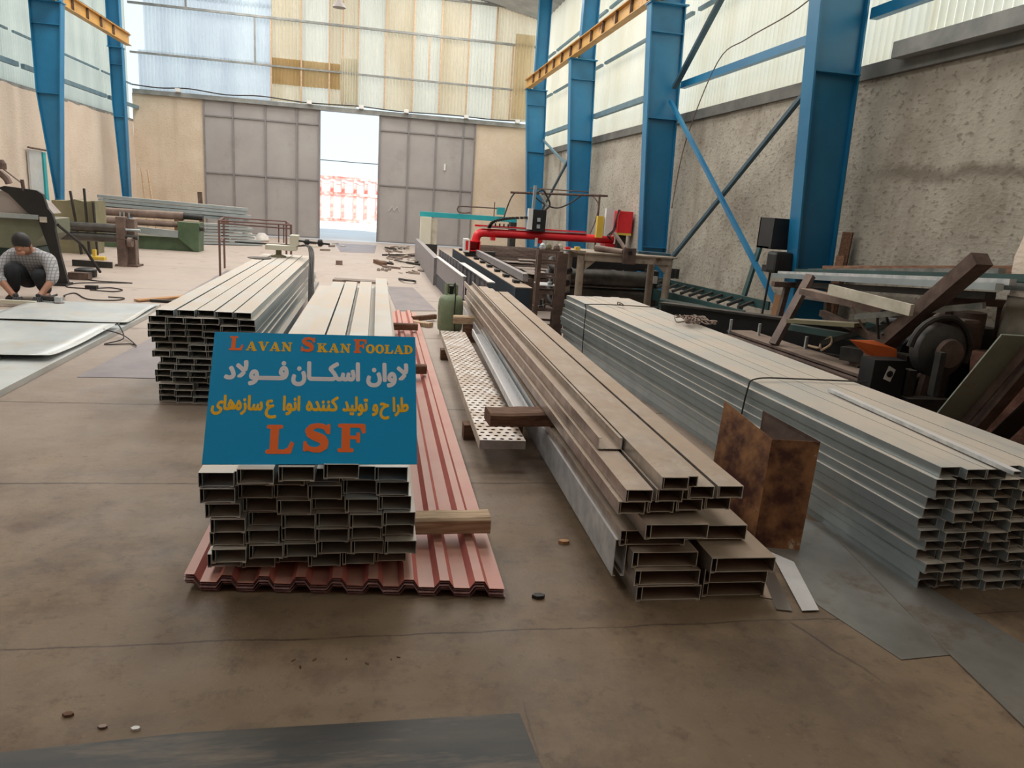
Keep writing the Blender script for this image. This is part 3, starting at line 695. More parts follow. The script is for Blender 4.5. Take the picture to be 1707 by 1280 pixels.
timber((-.55, 2.98, .125), (.52, 3.0, .125), .11, .07, 'wood', 'thick raw timber bearer sticking out over the rose sheets')
timber((-.45, 5.95, .125), (.43, 5.97, .125), .08, .07, 'wood_dark', 'dark timber bearer ending just right of the blue sign')
timber((-.35, 7.95, .125), (.46, 8.0, .125), .08, .07, 'wood_dark', 'far dark timber bearer at the back of the rose sheets')

# --- stack B: under the blue sign
CW, CH = .121, .0555
meB = [channel_mesh('stud_front', .122, .0565, 5.7, 'galv', nest=True), channel_mesh('stud_front_open', .118, .0535, 5.7, 'galv', flip=True)]
bx0, bz0, by0 = -.605, .16, 2.67
# the bearer raises the stack: channels sit at z .16 at the back; front ends droop slightly to the sheets
Z0 = .066
import itertools
shift = [0.0, .035, .025, .03, .012, 0.0, -.006]
rowsB = 7
for r in range(rowsB):
    z = Z0 + r * .0605
    for c in range(6):
        x = bx0 + c * .1255 + shift[r] + rnd.uniform(-.003, .003); y = by0 + rnd.uniform(-.03, .03) + (0.05 if r == 0 else 0)
        put(meB[0], x, y, z + c * .0035, rnd.uniform(-.001, .001), 'galvanised channel, %s row from the top, %s from the left, stack under the blue sign' % (ORD[rowsB - r], ORD[c]), 'galvanised channels under the blue sign')
for c, x in enumerate((-.455, -.318, -.165)):
    put(meB[0], x, 2.515 + .01 * c, Z0 + 7 * .0605 + .002 + .006 * c, 0, 'loose galvanised channel on top of the front stack under the sign, %s from the left' % ORD[c], 'galvanised channels under the blue sign')
put(meB[0], -.0, 2.9, Z0 + 7 * .0605 + .02, 0, 'loose galvanised channel on top of the front stack, farthest right one', 'galvanised channels under the blue sign')

# --- stack C: tall stack behind the sign at left
meC = channel_mesh('stud_left', .112, .0445, 4.85, 'galv', nest=True)
shC = [.03, .02, .04, .0, .0, .03, .055, .0, .01, -.01, -.02, -.02, -.02, .05]
for r in range(14):
    nc = 5 if r == 13 else 6
    for c in range(nc):
        pitch = .122 if r == 13 else .1145
        put(meC, -1.475 + shC[r] * .8 + c * pitch + rnd.uniform(-.004, .004), 5.25 + rnd.uniform(-.035, .035), r * .0465, .0 + rnd.uniform(-.001, .001),
            'dusty galvanised channel, %s row from the top, %s from the left, tall left stack' % (ORD[13 - r], ORD[c]), 'galvanised channels in the tall left stack')

# --- stack E: long stack at the right
meE = channel_mesh('stud_right', .100, .0445, 5.4, 'galv', nest=True)
yawE = .0475
shE = [.02, .01, .015, .0, .02, -.01, -.012, .005, .018, .03, .025, .055]
for r in range(12):
    for c in range(7):
        dx = shE[r] * 1.0 - r * .003; y = 2.52 + rnd.uniform(-.03, .03) + (.02 if r > 9 else 0)
        put(meE, 2.315 + dx + c * .103 + rnd.uniform(-.002, .002), y, r * .0465, yawE + rnd.uniform(-.0008, .0008),
            'galvanised channel, %s row from the top, %s from the left, long right stack' % (ORD[11 - r], ORD[c]), 'galvanised channels in the long right stack')
put(channel_mesh('angle_loose', .035, .018, 1.35, 'galv_clean'), 2.58, 2.43, .563, -.02, 'loose narrow galvanised strip lying on top of the long right stack', None, 'edge_strip', 'strip')
# ties
def tie(pts, label, r=.004, mat='rubber'):
    return tag(MB().tube(catmull(pts, 5), r, 5).build('wire_tie', mat), label, 'wire tie', 'wire ties on the right stack')
def EX(y, d): return 2.345 + d - (y - 2.5) * .0475
tie([(EX(4.0, .75), 4.0, .575), (EX(4.02, .3), 4.04, .572), (EX(4.0, -.0), 4.0, .575), (EX(4.0, -.05), 4.0, .5), (EX(4.02, -.055), 4.02, .2), (EX(4, -.04), 4.0, .02)], 'wire tie wrapped round the long right stack near its front', .005)
tie([(EX(7.1, .7), 7.1, .575), (EX(7.1, 0.0), 7.1, .575), (EX(7.1, -.05), 7.1, .5), (EX(7.1, -.05), 7.1, .02)], 'wire tie wrapped round the long right stack near its far end', .005)
pts = []
for i in range(60):
    a = i * .62; rr = .085 + .035 * math.sin(i * 1.7)
    pts.append((2.74 + 1.25 * rr * math.cos(a) + i * .0022, 6.15 + rr * 1.9 * math.sin(a * 1.13), .585 + .022 * (1 + math.sin(i * 2.1))))
tag(MB().tube(catmull(pts, 4), .006, 5).build('wire_coil', 'rust_tube'), 'tangled brown wire heap on the back edge of the long right stack', 'wire')
tag(MB().tube(catmull([(2.42, 7.15, .575), (2.40, 7.1, .61), (2.43, 7.05, .60), (2.46, 7.1, .575), (2.42, 7.12, .59)], 6), .006, 5).build('wire_knot', 'rust_tube'), 'small wire knot standing up on the far right stack', 'wire')

# --- stack D: dusty stack in the middle
yawD = -.015
meW = channel_mesh('channel_wide', .272, .066, 6.6, 'galv_brown', t=.003, lip=.018, nest=True)
meN = channel_mesh('channel_narrow', .108, .052, 6.1, 'galv_brown', t=.003, nest=True)
meU = channel_mesh('channel_narrow_open', .108, .052, 6.1, 'galv_brown', t=.003, flip=True)
gd = 'dusty channels in the middle stack'
wide = [(1.045, 2.50, 0.0), (1.335, 2.52, 0.0), (1.03, 2.50, .069), (1.325, 2.50, .069), (1.02, 2.52, .138), (1.325, 2.46, .138), (.975, 2.56, .213), (1.262, 2.6, .213)]
for i, (x, y, z) in enumerate(wide):
    put(meW, x, y, z, yawD, 'wide dusty channel, %s row from the floor, %s one, middle stack' % (ORD[i // 2], ['left', 'right'][i % 2]), gd)
put(channel_mesh('channel_single', .255, .062, 6.5, 'galv_brown', t=.003, lip=.018, nest=True), 1.035, 2.46, .288, yawD, 'single wide dusty channel bridging the middle stack below the narrow rows', gd)
rows = [(.938, .362, 'lower', 'meN'), (.955, .418, 'upper', 'meN')]
for c in range(4):
    put(meN, .938 + c * .123, 2.52 + .01 * c, .366 + .001 * c, yawD, 'narrow dusty channel, lower narrow row, %s from the left, middle stack' % ORD[c], gd)
for c in range(4):
    put(meN if c in (0, 1, 2, 3) else meU, .955 + c * .123 + (.02 if c > 1 else 0), 2.50 + (.0 if c < 2 else .03), .423 + .001 * c, yawD, 'narrow dusty channel, upper narrow row, %s from the left, middle stack' % ORD[c], gd)
put(meN, 1.085, 2.48, .482, yawD, 'topmost narrow channel on the dusty middle stack', gd)
put(meU, .975, 2.95, .482, yawD, 'upturned narrow channel lying left of the topmost one, middle stack', gd)
put(channel_mesh('channel_flat', .05, .045, 6.0, 'galv_brown', t=.003), 1.20, 2.52, .478, yawD, 'slim channel lying right of the topmost one, middle stack', gd)
put(channel_mesh('channel_edge', .05, .16, 6.5, 'galv_clean', t=.003), .965, 2.58, .07, yawD, 'channel standing on edge along the left side of the middle stack', gd)

# galvanised channels, perforated plank, cylinder
put(channel_mesh('gc1', .10, .05, 3.0, 'galv_clean', flip=True), .86, 4.18, .215, -.03, 'bright galvanised channel beside the perforated plank, left one of the pair', 'bright channels beside the perforated plank')
put(channel_mesh('gc2', .075, .05, 3.0, 'galv_clean', flip=True), .972, 4.18, .235, -.03, 'bright galvanised channel beside the perforated plank, right one of the pair', 'bright channels beside the perforated plank')
def perforated():
    m, nt, b = mk('perforated_zinc'); N, L = nt.nodes, nt.links
    b.inputs['Roughness'].default_value = .45; b.inputs['Metallic'].default_value = .3
    tc = N.new('ShaderNodeTexCoord'); s = N.new('ShaderNodeSeparateXYZ'); L.new(tc.outputs['Object'], s.inputs[0])
    def M_(op, a, c=None):
        x = N.new('ShaderNodeMath'); x.operation = op
        for i, v in enumerate((a, c)):
            if v is None: continue
            if isinstance(v, (int, float)): x.inputs[i].default_value = v
            else: L.new(v, x.inputs[i])
        return x.outputs[0]
    P = .050
    u = M_('DIVIDE', s.outputs[0], P); v = M_('DIVIDE', s.outputs[1], P * 1.2)
    half = M_('MULTIPLY', M_('MODULO', M_('ABSOLUTE', M_('FLOOR', v)), 2.0), .5)
    fu = M_('SUBTRACT', M_('FRACT', M_('ADD', M_('ADD', u, half), 100.0)), .5); fv = M_('SUBTRACT', M_('FRACT', M_('ADD', v, 100.0)), .5)
    d = M_('SQRT', M_('ADD', M_('MULTIPLY', fu, fu), M_('MULTIPLY', M_('MULTIPLY', fv, 1.2), M_('MULTIPLY', fv, 1.2))))
    h = M_('LESS_THAN', d, .27)
    n = N.new('ShaderNodeTexNoise'); n.inputs['Scale'].default_value = 6; L.new(tc.outputs['Object'], n.inputs[0])
    r = N.new('ShaderNodeValToRGB'); r.color_ramp.elements[0].position = .4; r.color_ramp.elements[0].color = (*srgb(176, 156, 138), 1); r.color_ramp.elements[1].position = .6; r.color_ramp.elements[1].color = (*srgb(206, 196, 188), 1)
    L.new(n.outputs[0], r.inputs[0]); L.new(r.outputs[0], b.inputs['Base Color'])
    inv = M_('SUBTRACT', 1.0, h); L.new(inv, b.inputs['Alpha'])
    return m
MT['perforated'] = perforated()
t = thing('perforated_plank', (.74, 5.9, .02), 'long dusty perforated steel plank lying between rose sheets and middle stack', 'plank')
MB().hexa([(.618, 4.03, .158), (.885, 4.02, .158), (.93, 7.6, .158), (.68, 7.62, .158), (.618, 4.03, .16), (.885, 4.02, .16), (.93, 7.6, .16), (.68, 7.62, .16)]).build('deck', 'perforated', t)
MB().hexa([(.614, 4.03, .10), (.618, 4.03, .10), (.68, 7.62, .10), (.676, 7.62, .10), (.614, 4.03, .16), (.618, 4.03, .16), (.68, 7.62, .16), (.676, 7.62, .16)]).build('side_flange', 'wood' if False else 'white_dirty', t)
MB().hexa([(.614, 4.025, .108), (.885, 4.015, .108), (.885, 4.02, .108), (.614, 4.03, .108), (.614, 4.025, .16), (.885, 4.015, .16), (.885, 4.02, .16), (.614, 4.03, .16)]).build('end_flange', 'galv_clean', t)
for y, w in ((4.5, 'front'), (6.9, 'rear')):
    tag(box('wood_sleeper', 'wood_dark', (.58 + (y - 4.5) * .02, .965, y, y + .1, 0, .1)), 'dark timber sleeper under the %s of the perforated plank' % w, 'timber')
timber((.64, 3.97, .322), (1.02, 3.99, .322), .17, .075, 'wood_dark', 'rough dark brown timber laid across perforated plank and channels')
timber((.84, 7.95, .235), (1.16, 7.9, .24), .12, .08, 'wood', 'pale timber block behind the galvanised channels near the gas cylinder')
tag(box('wood_sleeper', 'wood_dark', (.95, 1.1, 7.85, 7.98, 0, .19)), 'dark timber stub below the pale block near the cylinder', 'timber')
t = thing('gas_cylinder', (.83, 8.05, .0), 'dusty green gas cylinder with collar and black hose', 'gas cylinder')
cx, cy = .835, 8.25
t.location = (cx, cy, 0)
btl = MB().lathe((cx, cy, 0), [(.11, 0), (.115, .05), (.135, .07), (.142, .11), (.142, .34), (.135, .40), (.11, .445), (.06, .47)], 28).build('bottle', 'cyl_green', t, smooth=True)
b = MB(); n = 18
vs = []; fs = []
for i in range(n + 1):
    a = math.radians(-60 + 290 * i / n)
    for rr in (.075, .07):
        for z in (.455, .575): vs.append((cx + rr * math.cos(a), cy + rr * math.sin(a), z + (.015 if z > .5 and i in (0, n) else 0)))
for i in range(n):
    q = 4 * i; fs += [(q, q + 4, q + 5, q + 1), (q + 2, q + 3, q + 7, q + 6), (q + 1, q + 5, q + 7, q + 3)]
b.add(vs, fs).build('collar', 'cyl_green', btl, smooth=True)
MB().lathe((cx, cy, .46), [(.02, 0), (.02, .07), (.03, .075), (.03, .10), (.012, .11)], 12).build('valve', 'dark_steel', btl, smooth=True)
MB().tube(catmull([(cx + .02, cy - .03, .53), (cx + .03, cy - .08, .60), (cx + .035, cy - .14, .45), (cx + .03, cy - .16, .25), (cx + .06, cy - .18, .03), (cx + .2, cy - .1, .01)], 6), .007, 6).build('hose', 'rubber', t)

# rusted bent sheet leaning on the middle stack
t = thing('bent_sheet', (1.9, 3.0, 0), 'rusted brown and yellow bent steel sheet leaning on end between the stacks', 'bent sheet')
A0, A1 = Vector((1.72, 3.35, 0)), Vector((1.80, 3.45, .58))
B0, B1 = Vector((1.79, 2.95, 0)), Vector((1.865, 3.06, .50))
C0, C1 = Vector((2.00, 2.90, 0)), Vector((2.10, 3.03, .50))
D1 = Vector((1.965, 3.35, .56)); D0 = Vector((1.93, 3.28, 0.0))
th = Vector((0, .003, 0))
MB().prism([A0, B0, B1, A1], (.003, .001, 0)).build('left_face', 'rust', t)
MB().prism([B0, C0, C1, B1], (0, .003, 0)).build('front_face', 'rust', t)
MB().prism([C0 + th, D0, D1, C1 + th], (.003, .001, 0)).build('right_face', 'rust_steel', t)

# plates and strips on the floor
def flat(name, mat, poly, z, th, label, cat='steel plate', group=None):
    return tag(MB().prism([(x, y, z) for x, y in poly], (0, 0, th)).build(name, mat), label, cat, group)
flat('floor_plate', 'plate', [(1.80, 2.42), (1.895, 2.05), (2.13, 2.065), (2.23, 2.6), (2.30, 3.2), (2.1, 3.4), (1.84, 3.2)], .0, .003, 'stained grey steel plate lying in front of the rusted bent sheet')
flat('floor_plate', 'plate', [(2.05, 1.66), (2.7, 0.9), (3.0, 1.1), (2.5, 1.9), (2.40, 2.5), (2.42, 3.3), (2.32, 3.3), (2.20, 2.62), (2.105, 2.06)], .0035, .003, 'long grey steel plate running out of frame at lower right')
flat('metal_strip', 'bright_strip', [(1.60, 2.40), (1.66, 2.385), (1.81, 2.87), (1.76, 2.9)], .004, .002, 'shiny narrow steel strip beside the middle stack, one on the left', 'strip', 'offcut strips in front of the rusted sheet')
flat('metal_strip', 'galv_clean', [(1.70, 2.38), (1.775, 2.38), (1.90, 2.78), (1.84, 2.88)], .0065, .002, 'grey offcut strip overlapping the shiny one on its right', 'strip', 'offcut strips in front of the rusted sheet')
flat('metal_strip', 'galv_brown', [(1.585, 2.50), (1.64, 2.48), (1.70, 2.72), (1.64, 2.72)], .001, .002, 'short dull offcut strip tucked against the middle stack foot', 'strip', 'offcut strips in front of the rusted sheet')
flat('floor_plate', 'plate_black', [(-1.6, 1.2), (.52, 1.2), (.46, 1.885), (-.5, 1.885), (-1.6, 1.80)], 0, .004, 'blackened steel plate at the bottom left edge of the picture')
flat('floor_plate', 'plate_mauve', [(-2.20, 5.90), (-1.3, 5.93), (-1.3, 8.1), (-2.10, 7.7)], 0, .004, 'mauve grey steel plate partly under the tall left stack')
flat('floor_plate', 'plate_mauve', [(-2.54, 9.95), (-1.2, 9.9), (-1.2, 13.7), (-2.6, 13.8)], 0, .004, 'large dull floor plate behind the tall left stack')
flat('floor_plate', 'plate_mauve', [(.28, 9.9), (.83, 10.05), (.62, 12.6), (.18, 12.6)], 0, .006, 'dusty flat plate in the aisle behind the rose sheets')
flat('floor_plate', 'scrap', [(-.72, 12.9), (.2, 12.85), (.2, 13.1), (-.7, 13.2)], 0, .04, 'low raised slab lying across the aisle behind the stacks')
flat('floor_plate', 'plate_mauve', [(-.9, 19.5), (-.05, 19.7), (.0, 22.8), (-1.2, 22.6)], 0, .004, 'pale floor plate just inside the open doorway')
# small litter in the foreground
def litter(n, x0, x1, y0, y1, s, mat, label, name, cat, grp, zs=.5):
    for i in range(n):
        x, y = rnd.uniform(x0, x1), rnd.uniform(y0, y1); q = MB(); a = rnd.uniform(0, PI); L_ = rnd.uniform(.6, 1.3) * s
        pts = []
        for k in range(6):
            aa = 2 * PI * k / 6; rr = L_ * rnd.uniform(.6, 1)
            pts.append((x + rr * math.cos(aa) * math.cos(a) * 1.5 - rr * math.sin(aa) * math.sin(a) * .6, y + rr * math.cos(aa) * math.sin(a) * 1.5 + rr * math.sin(aa) * math.cos(a) * .6, 0))
        q.prism(pts, (0, 0, s * zs)); tag(q.build(name, mat), label, cat, grp)
litter(8, -.25, .12, 2.16, 2.22, .006, 'wood_dark', 'crumb of dirt in the small pile on the foreground floor', 'dirt_crumb', 'dirt', 'dirt crumbs on the foreground floor')
for i, (x, y, s, mt, lb) in enumerate(((-.83, 1.99, .012, 'wood_dark', 'small dark brown chip on the floor at lower left'), (-.72, 1.93, .010, 'rust_tube', 'small brown chip beside a pale one at lower left'), (-.63, 1.915, .010, 'white', 'small pale pointed shard on the floor at lower left'), (.66, 2.55, .02, 'rubber', 'small dark debris lump between rose sheets and middle stack'), (.88, 3.02, .02, 'cardboard', 'small crumpled paper scrap beside the middle stack'))):
    pts = [(x + s * math.cos(a) * 1.3, y + s * math.sin(a) * .8, 0) for a in (0, 1.1, 2.0, 3.1, 4.4, 5.4)]
    tag(MB().prism(pts, (0, 0, s * .7)).build('floor_chip', mt), lb, 'debris')

# --- white zinc sheets at left
def zsheet(x0, x1, y0, y1, z, label, slant=0.0, curl=.03, seed=0, far=None):
    nx, ny = 20, 24; vs = []; fs = []
    for j in range(ny + 1):
        v = j / ny
        for i in range(nx + 1):
            u = i / nx; y = y0 + (y1 - y0) * v
            xr = x1 + slant * v; x = x0 + (xr - x0) * u
            if far is not None and j == ny: y = y1 + far * (1 - u)
            e = max(0, (u - .8) / .2) ** 2; e2 = max(0, (.12 - v) / .12) ** 2
            zz = z + curl * e * (.5 + .5 * math.sin(v * 7 + seed)) + .010 * (1 + noise.noise(Vector((x * .9, y * .9, seed)))) + .012 * e2
            vs.append((x, y, zz))
    for j in range(ny):
        for i in range(nx):
            a = j * (nx + 1) + i; fs.append((a, a + 1, a + nx + 2, a + nx + 1))
    o = MB().add(vs, fs).build('zinc_sheet', 'zinc_sheet', smooth=True, fixn=False)
    md = o.modifiers.new('s', 'SOLIDIFY'); md.thickness = .004; md.offset = -1
    return tag(o, label, 'metal sheet', 'pale zinc sheets on the floor at left')
tag(MB().prism([(-6.0, 4.2, 0), (-2.47, 4.2, 0), (-2.45, 8.6, 0), (-2.52, 9.38, 0), (-3.6, 9.2, 0), (-3.9, 8.45, 0), (-6.0, 7.4, 0)], (0, 0, .045)).build('zinc_sheet_pack', 'zinc_sheet'), 'low pack of pale zinc sheets lying on the floor at left', 'metal sheet pack')
zsheet(-6.0, -2.86, 3.9, 6.24, .050, 'pale zinc sheet at the near left corner of the pack', 0, .006, 1)
zsheet(-5.9, -2.50, 6.20, 7.75, .066, 'pale zinc sheet with a lifted right edge in the middle of the pack', .03, .012, 2, far=-.0)
zsheet(-3.8, -2.46, 7.9, 9.2, .050, 'pale zinc sheet at the far end of the pack beside the worker', -.04, .01, 3)
# ================================================================== machines on the left
cyl = lambda m, a, b_, r, n=20: m.tube([a, b_], r, n)
# big machine at the left edge with dark curved side frame
t = thing('bending_machine', (-5.2, 11.2, 0), 'grey green machine body with dark curved side frame behind the crouching worker', 'machine')
MB().prism([(-6.6, 11.0, .45), (-4.62, 11.0, .46), (-4.38, 11.0, .66), (-4.38, 11.0, .86), (-6.6, 11.0, .88)], (0, .9, 0)).build('machine_bed', 'sage', t, bevel=.01)
MB().prism([(-6.6, 11.0, .90), (-4.44, 11.0, .92), (-4.56, 11.0, 1.06), (-4.78, 11.0, 1.20), (-5.2, 11.0, 1.24), (-6.6, 11.0, 1.26)], (0, .8, 0)).build('machine_top', 'machine_top', t, bevel=.012)
MB().box(-6.6, -4.4, 10.92, 11.02, .86, .92).build('table_edge', 'galv', t)
pf = [(-4.86, 1.235), (-4.78, 1.265), (-4.40, 1.235), (-4.33, 1.19), (-4.29, 1.02), (-4.24, .95), (-4.21, .84), (-4.215, .74), (-4.175, .42), (-4.10, .02), (-4.24, .02), (-4.30, .45), (-4.38, .75), (-4.42, .88), (-4.53, .94), (-4.64, 1.06), (-4.74, 1.17)]
sfr = MB().prism([(x, 10.93, z) for x, z in pf], (0, .06, 0)).build('side_frame', 'black', t)
MB().box(-4.26, -4.10, 10.85, 11.1, 0, .03).build('foot', 'black', sfr)
MB().box(-6.5, -4.6, 11.3, 11.8, 0, .46).build('machine_base', 'teal_dark', t)
cyl(MB(), (-4.56, 10.95, 1.22), (-4.57, 10.95, 1.36), .022).build('handle_stub', 'rust_steel', t, smooth=True)
MB().tube([(-4.22, 11.05, .8), (-4.13, 11.6, .5), (-4.05, 12.0, .08)], .02, 8).build('pull_rod', 'black', t)
MB().box(-4.38, -4.30, 10.9, 10.95, .83, .9).build('clamp', 'white_dirty', sfr)
MB().lathe((-4.25, 12.0, 0), [(.14, 0), (.15, .03), (.15, .11), (.1, .13)], 16).build('pedal_base', 'black', t)
tag(box('steel_block', 'rust_steel', (-4.35, -4.08, 11.6, 11.75, 0, .1)), 'short dark steel block on the floor behind the worker', 'block')
t = thing('yellow_hand_tool', (-5.25, 12, 1.24), 'yellow handled tool and grey hose lying on top of the left machine', 'tool')
MB().tube(catmull([(-5.6, 12, 1.26), (-5.5, 12, 1.42), (-5.35, 12, 1.46), (-5.22, 12, 1.36), (-5.18, 12, 1.28)], 5), .05, 8).build('hose', 'rust_tube', t, smooth=True)
MB().bar((-5.7, 11.9, 1.50), (-5.22, 11.9, 1.52), .05, .05).build('handle', 'yellow', t)
MB().lathe((-5.2, 11.9, 1.5), [(.05, -.03), (.05, .05), (.02, .1)], 10).build('tip', 'rust_steel', t)
MB().tube([(-5.2, 11.9, 1.48), (-4.95, 11.9, 1.28)], .01, 5).build('cord', 'rust_tube', t)

# near roll stand
t = thing('rolling_machine', (-4.7, 13.7, 0), 'two dark horizontal rollers held by an upright steel end stand, nearer rolling machine', 'rolling machine')
cyl(MB(), (-5.9, 13.75, .62), (-4.2, 13.75, .62), .075, 24).build('upper_roller', 'roller', t, smooth=True)
cyl(MB(), (-5.9, 13.75, .46), (-4.2, 13.75, .46), .075, 24).build('lower_roller', 'roller', t, smooth=True)
est = MB().box(-4.31, -4.17, 13.6, 13.78, 0, .83).build('end_stand', 'rust_tube', t, bevel=.008)
MB().box(-4.17, -4.05, 13.72, 13.9, 0, .80).build('end_stand', 'rust_tube', t, bevel=.008)
MB().box(-4.36, -4.0, 13.62, 13.95, 0, .03).build('base_plate', 'rust_steel', t)
cyl(MB(), (-4.2, 13.66, .5), (-3.98, 13.66, .5), .045, 14).build('shaft', 'roller', t, smooth=True)
cyl(MB(), (-4.16, 13.62, .62), (-3.93, 13.62, .62), .022, 10).build('shaft', 'galv', t, smooth=True)
cyl(MB(), (-4.12, 13.58, .42), (-4.05, 13.58, .42), .08, 18).build('gear', 'rust_tube', est, smooth=True)
for x in (-4.26, -4.2, -4.12): cyl(MB(), (x, 13.7, .8), (x, 13.7, .90), .014, 8).build('screw', 'galv', est)
MB().bar((-4.3, 13.55, .47), (-4.0, 13.55, .46), .03, .02).build('cross_link', 'rust_steel', t)
MB().box(-6.0, -5.85, 13.6, 13.9, 0, .8).build('end_stand', 'rust_tube', t)
tag(MB().bar((-4.9, 13.3, .06), (-4.30, 13.3, .05), .05, .1).build('steel_bar', 'dark_steel'), 'dark flat bar on the floor leading to the nearer roll stand', 'bar')
# far rolling machine
t = thing('rolling_machine', (-4.9, 17.5, 0), 'long rusty tubes on a green bed with green end box, farther rolling machine', 'rolling machine')
cyl(MB(), (-5.95, 17.5, .735), (-4.15, 17.5, .735), .085, 24).build('upper_roller', 'rust_tube', t, smooth=True)
cyl(MB(), (-4.15, 17.5, .735), (-3.75, 17.5, .725), .065, 24).build('roller_neck', 'black', t, smooth=True)
cyl(MB(), (-5.95, 17.45, .55), (-4.2, 17.45, .55), .065, 24).build('lower_roller', 'rust_tube', t, smooth=True)
MB().box(-6.0, -3.85, 17.3, 17.7, .0, .28).build('machine_bed', 'green_m', t, bevel=.01)
MB().prism([(-4.22, 17.2, .28), (-3.88, 17.2, .0), (-3.80, 17.2, .0), (-3.78, 17.2, .62), (-4.22, 17.2, .63)], (0, .5, 0)).build('end_box', 'green_m', t, bevel=.01)
MB().bar((-5.3, 17.2, .42), (-4.2, 17.2, .36), .1, .14).build('side_rail', 'galv', t)
MB().bar((-5.95, 17.5, 0), (-5.95, 17.5, .66), .1, .3).build('end_stand', 'green_m', t)
cyl(MB(), (-3.8, 17.3, .5), (-3.7, 17.3, .5), .05, 12).build('shaft', 'dark_steel', t)
# olive box
t = thing('scrap_bin', (-5.6, 15.6, 0), 'olive steel bin with dents in front of the left wall', 'bin')
MB().prism([(-6.02, 15.5, 0), (-5.30, 15.5, 0), (-5.24, 15.5, 1.0), (-5.45, 15.5, .98), (-5.6, 15.5, 1.01), (-5.75, 15.5, .97), (-6.0, 15.5, .97)], (0, .5, 0)).build('bin_body', 'olive', t, bevel=.008)
MB().box(-5.30, -5.23, 15.45, 16.0, .5, 1.0).build('corner_post', 'olive', t)
for i, (x0, z0, x1, z1, w) in enumerate(((-5.5, .62, -5.62, 1.16, 'leaning left'), (-5.36, .9, -5.38, 1.22, 'standing upright'), (-5.22, .6, -5.24, .98, 'short and dark at the corner'))):
    tag(MB().bar((x0, 15.38, 0), (x1, 15.38, z1), .05, .03).build('steel_offcut', 'dark_steel'), 'dark steel offcut at the olive bin, %s' % w, 'offcut')
tag(MB().bar((-5.0, 23.2, 0), (-5.05, 23.2, 1.2), .05, .12).build('steel_offcut', 'rust_steel'), 'short brown post standing by the end wall above the profiles', 'post')
for i, (x0, x1, w) in enumerate(((-6.1, -5.9, 'left'), (-5.95, -5.7, 'right'))):
    tag(MB().bar((x1, 21.2, 0), (x0, 21.5, 1.7), .04, .03).build('leaning_stick', 'wood'), 'thin stick leaning on the far left column, %s one' % w, 'stick')

# far bundles of profile
for k, (z, n) in enumerate(((.60, 4), (.69, 4), (.78, 4), (.87, 3))):
    for c in range(n):
        x0 = -6.62 + rnd.uniform(-.04, .04) + .02 * k; y0 = 19.6 + c * .13
        o = MB().bar((x0, y0, z + .12), (x0 + 3.25 + rnd.uniform(-.1, .1), y0 + .9, z - .0), .11, .07).build('steel_channel', 'galv')
        tag(o, 'galvanised profile, %s layer from below, %s from the front, sloping bundle by the left wall' % (ORD[k], ORD[c]), 'steel channel', 'sloping galvanised bundle by the left wall')
for k in range(7):
    for c in range(2):
        o = MB().bar((-4.5 + rnd.uniform(-.1, .1), 19.3 + c * .14, .04 + k * .075), (-2.95 - k * .05 + rnd.uniform(-.1, .1), 20.0 + c * .14, .04 + k * .075), .11, .045).build('steel_channel', 'galv')
        tag(o, 'galvanised profile, %s layer from below, %s one, low bundle right of the far rolling machine' % (ORD[k], ['front', 'rear'][c]), 'steel channel', 'low galvanised bundle by the rolling machine')
for x in (-6.2, -4.9, -3.8): tag(MB().box(x - .05, x + .05, 19.9, 20.4, 0, .60 if x > -5 else .66).build('timber_support', 'wood_dark'), 'dark timber support under the sloping bundle, %s of three' % {-6.2: 'left', -4.9: 'middle', -3.8: 'right'}[x], 'timber')

# thin red-brown rod frame
t = thing('rod_frame', (-2.0, 13.2, 0), 'thin rust coloured rod frame standing between machines and left stack', 'frame')
R1 = .014
P4 = [(-2.53, 12.92), (-1.40, 12.92), (-1.62, 14.2), (-2.7, 14.2)]
for x, y in P4: MB().tube([(x, y, 0), (x, y, .9)], .018, 6).build('leg', 'gantry_wire', t)
for i in range(4):
    a, c = P4[i], P4[(i + 1) % 4]; MB().tube([(*a, .9), (*c, .9)], R1, 6).build('top_rod', 'gantry_wire', t)
MB().tube([(-2.53, 12.92, .86), (-1.4, 12.92, .84)], R1, 6).build('top_rod', 'gantry_wire', t)
MB().tube([(-2.53, 12.92, .55), (-2.7, 14.2, .55)], R1, 6).build('side_rod', 'gantry_wire', t)
for x in (-1.52, -1.6): MB().tube([(x, 12.95, .9), (x, 12.95, .6)], .01, 6).build('hanger', 'gantry_wire', t)
# grinder and fittings on the far end of left stack
t = thing('bench_saw', (-1.15, 9.9, .66), 'small pale green machine with round base on the far end of the left stack', 'machine')
MB().lathe((-1.2, 9.7, .652), [(.09, 0), (.09, .01), (.035, .03), (.035, .09)], 20).build('pedestal', 'olive', t, smooth=True)
MB().box(-1.35, -.98, 9.6, 9.85, .74, .80).build('bed', 'cream', t, bevel=.006)
MB().box(-1.06, -.96, 9.62, 9.82, .80, .93).build('head', 'cream', t, bevel=.006)
MB().tube([(-1.75, 9.9, .79), (-.95, 9.7, .80)], .012, 6).build('bar', 'dark_steel', t)
MB().tube([(-.96, 9.72, .86), (-.58, 9.72, .84)], .014, 6).build('shaft', 'black', t)
for x, r in ((-.86, .035), (-.70, .045)): MB().lathe((x, 9.72, .85), [(r * .6, -.03), (r, -.02), (r, .02), (r * .6, .03)], 12, 'x').build('flange', 'black', t)
t = thing('round_tray', (-1.38, 10.6 if False else 9.75, .65), 'dark round plate and offcut lying beside the small pale green machine', 'plate')
MB().lathe((-1.38, 9.35, .652), [(.13, 0), (.14, .008)], 20).build('disc', 'dark_steel', t)
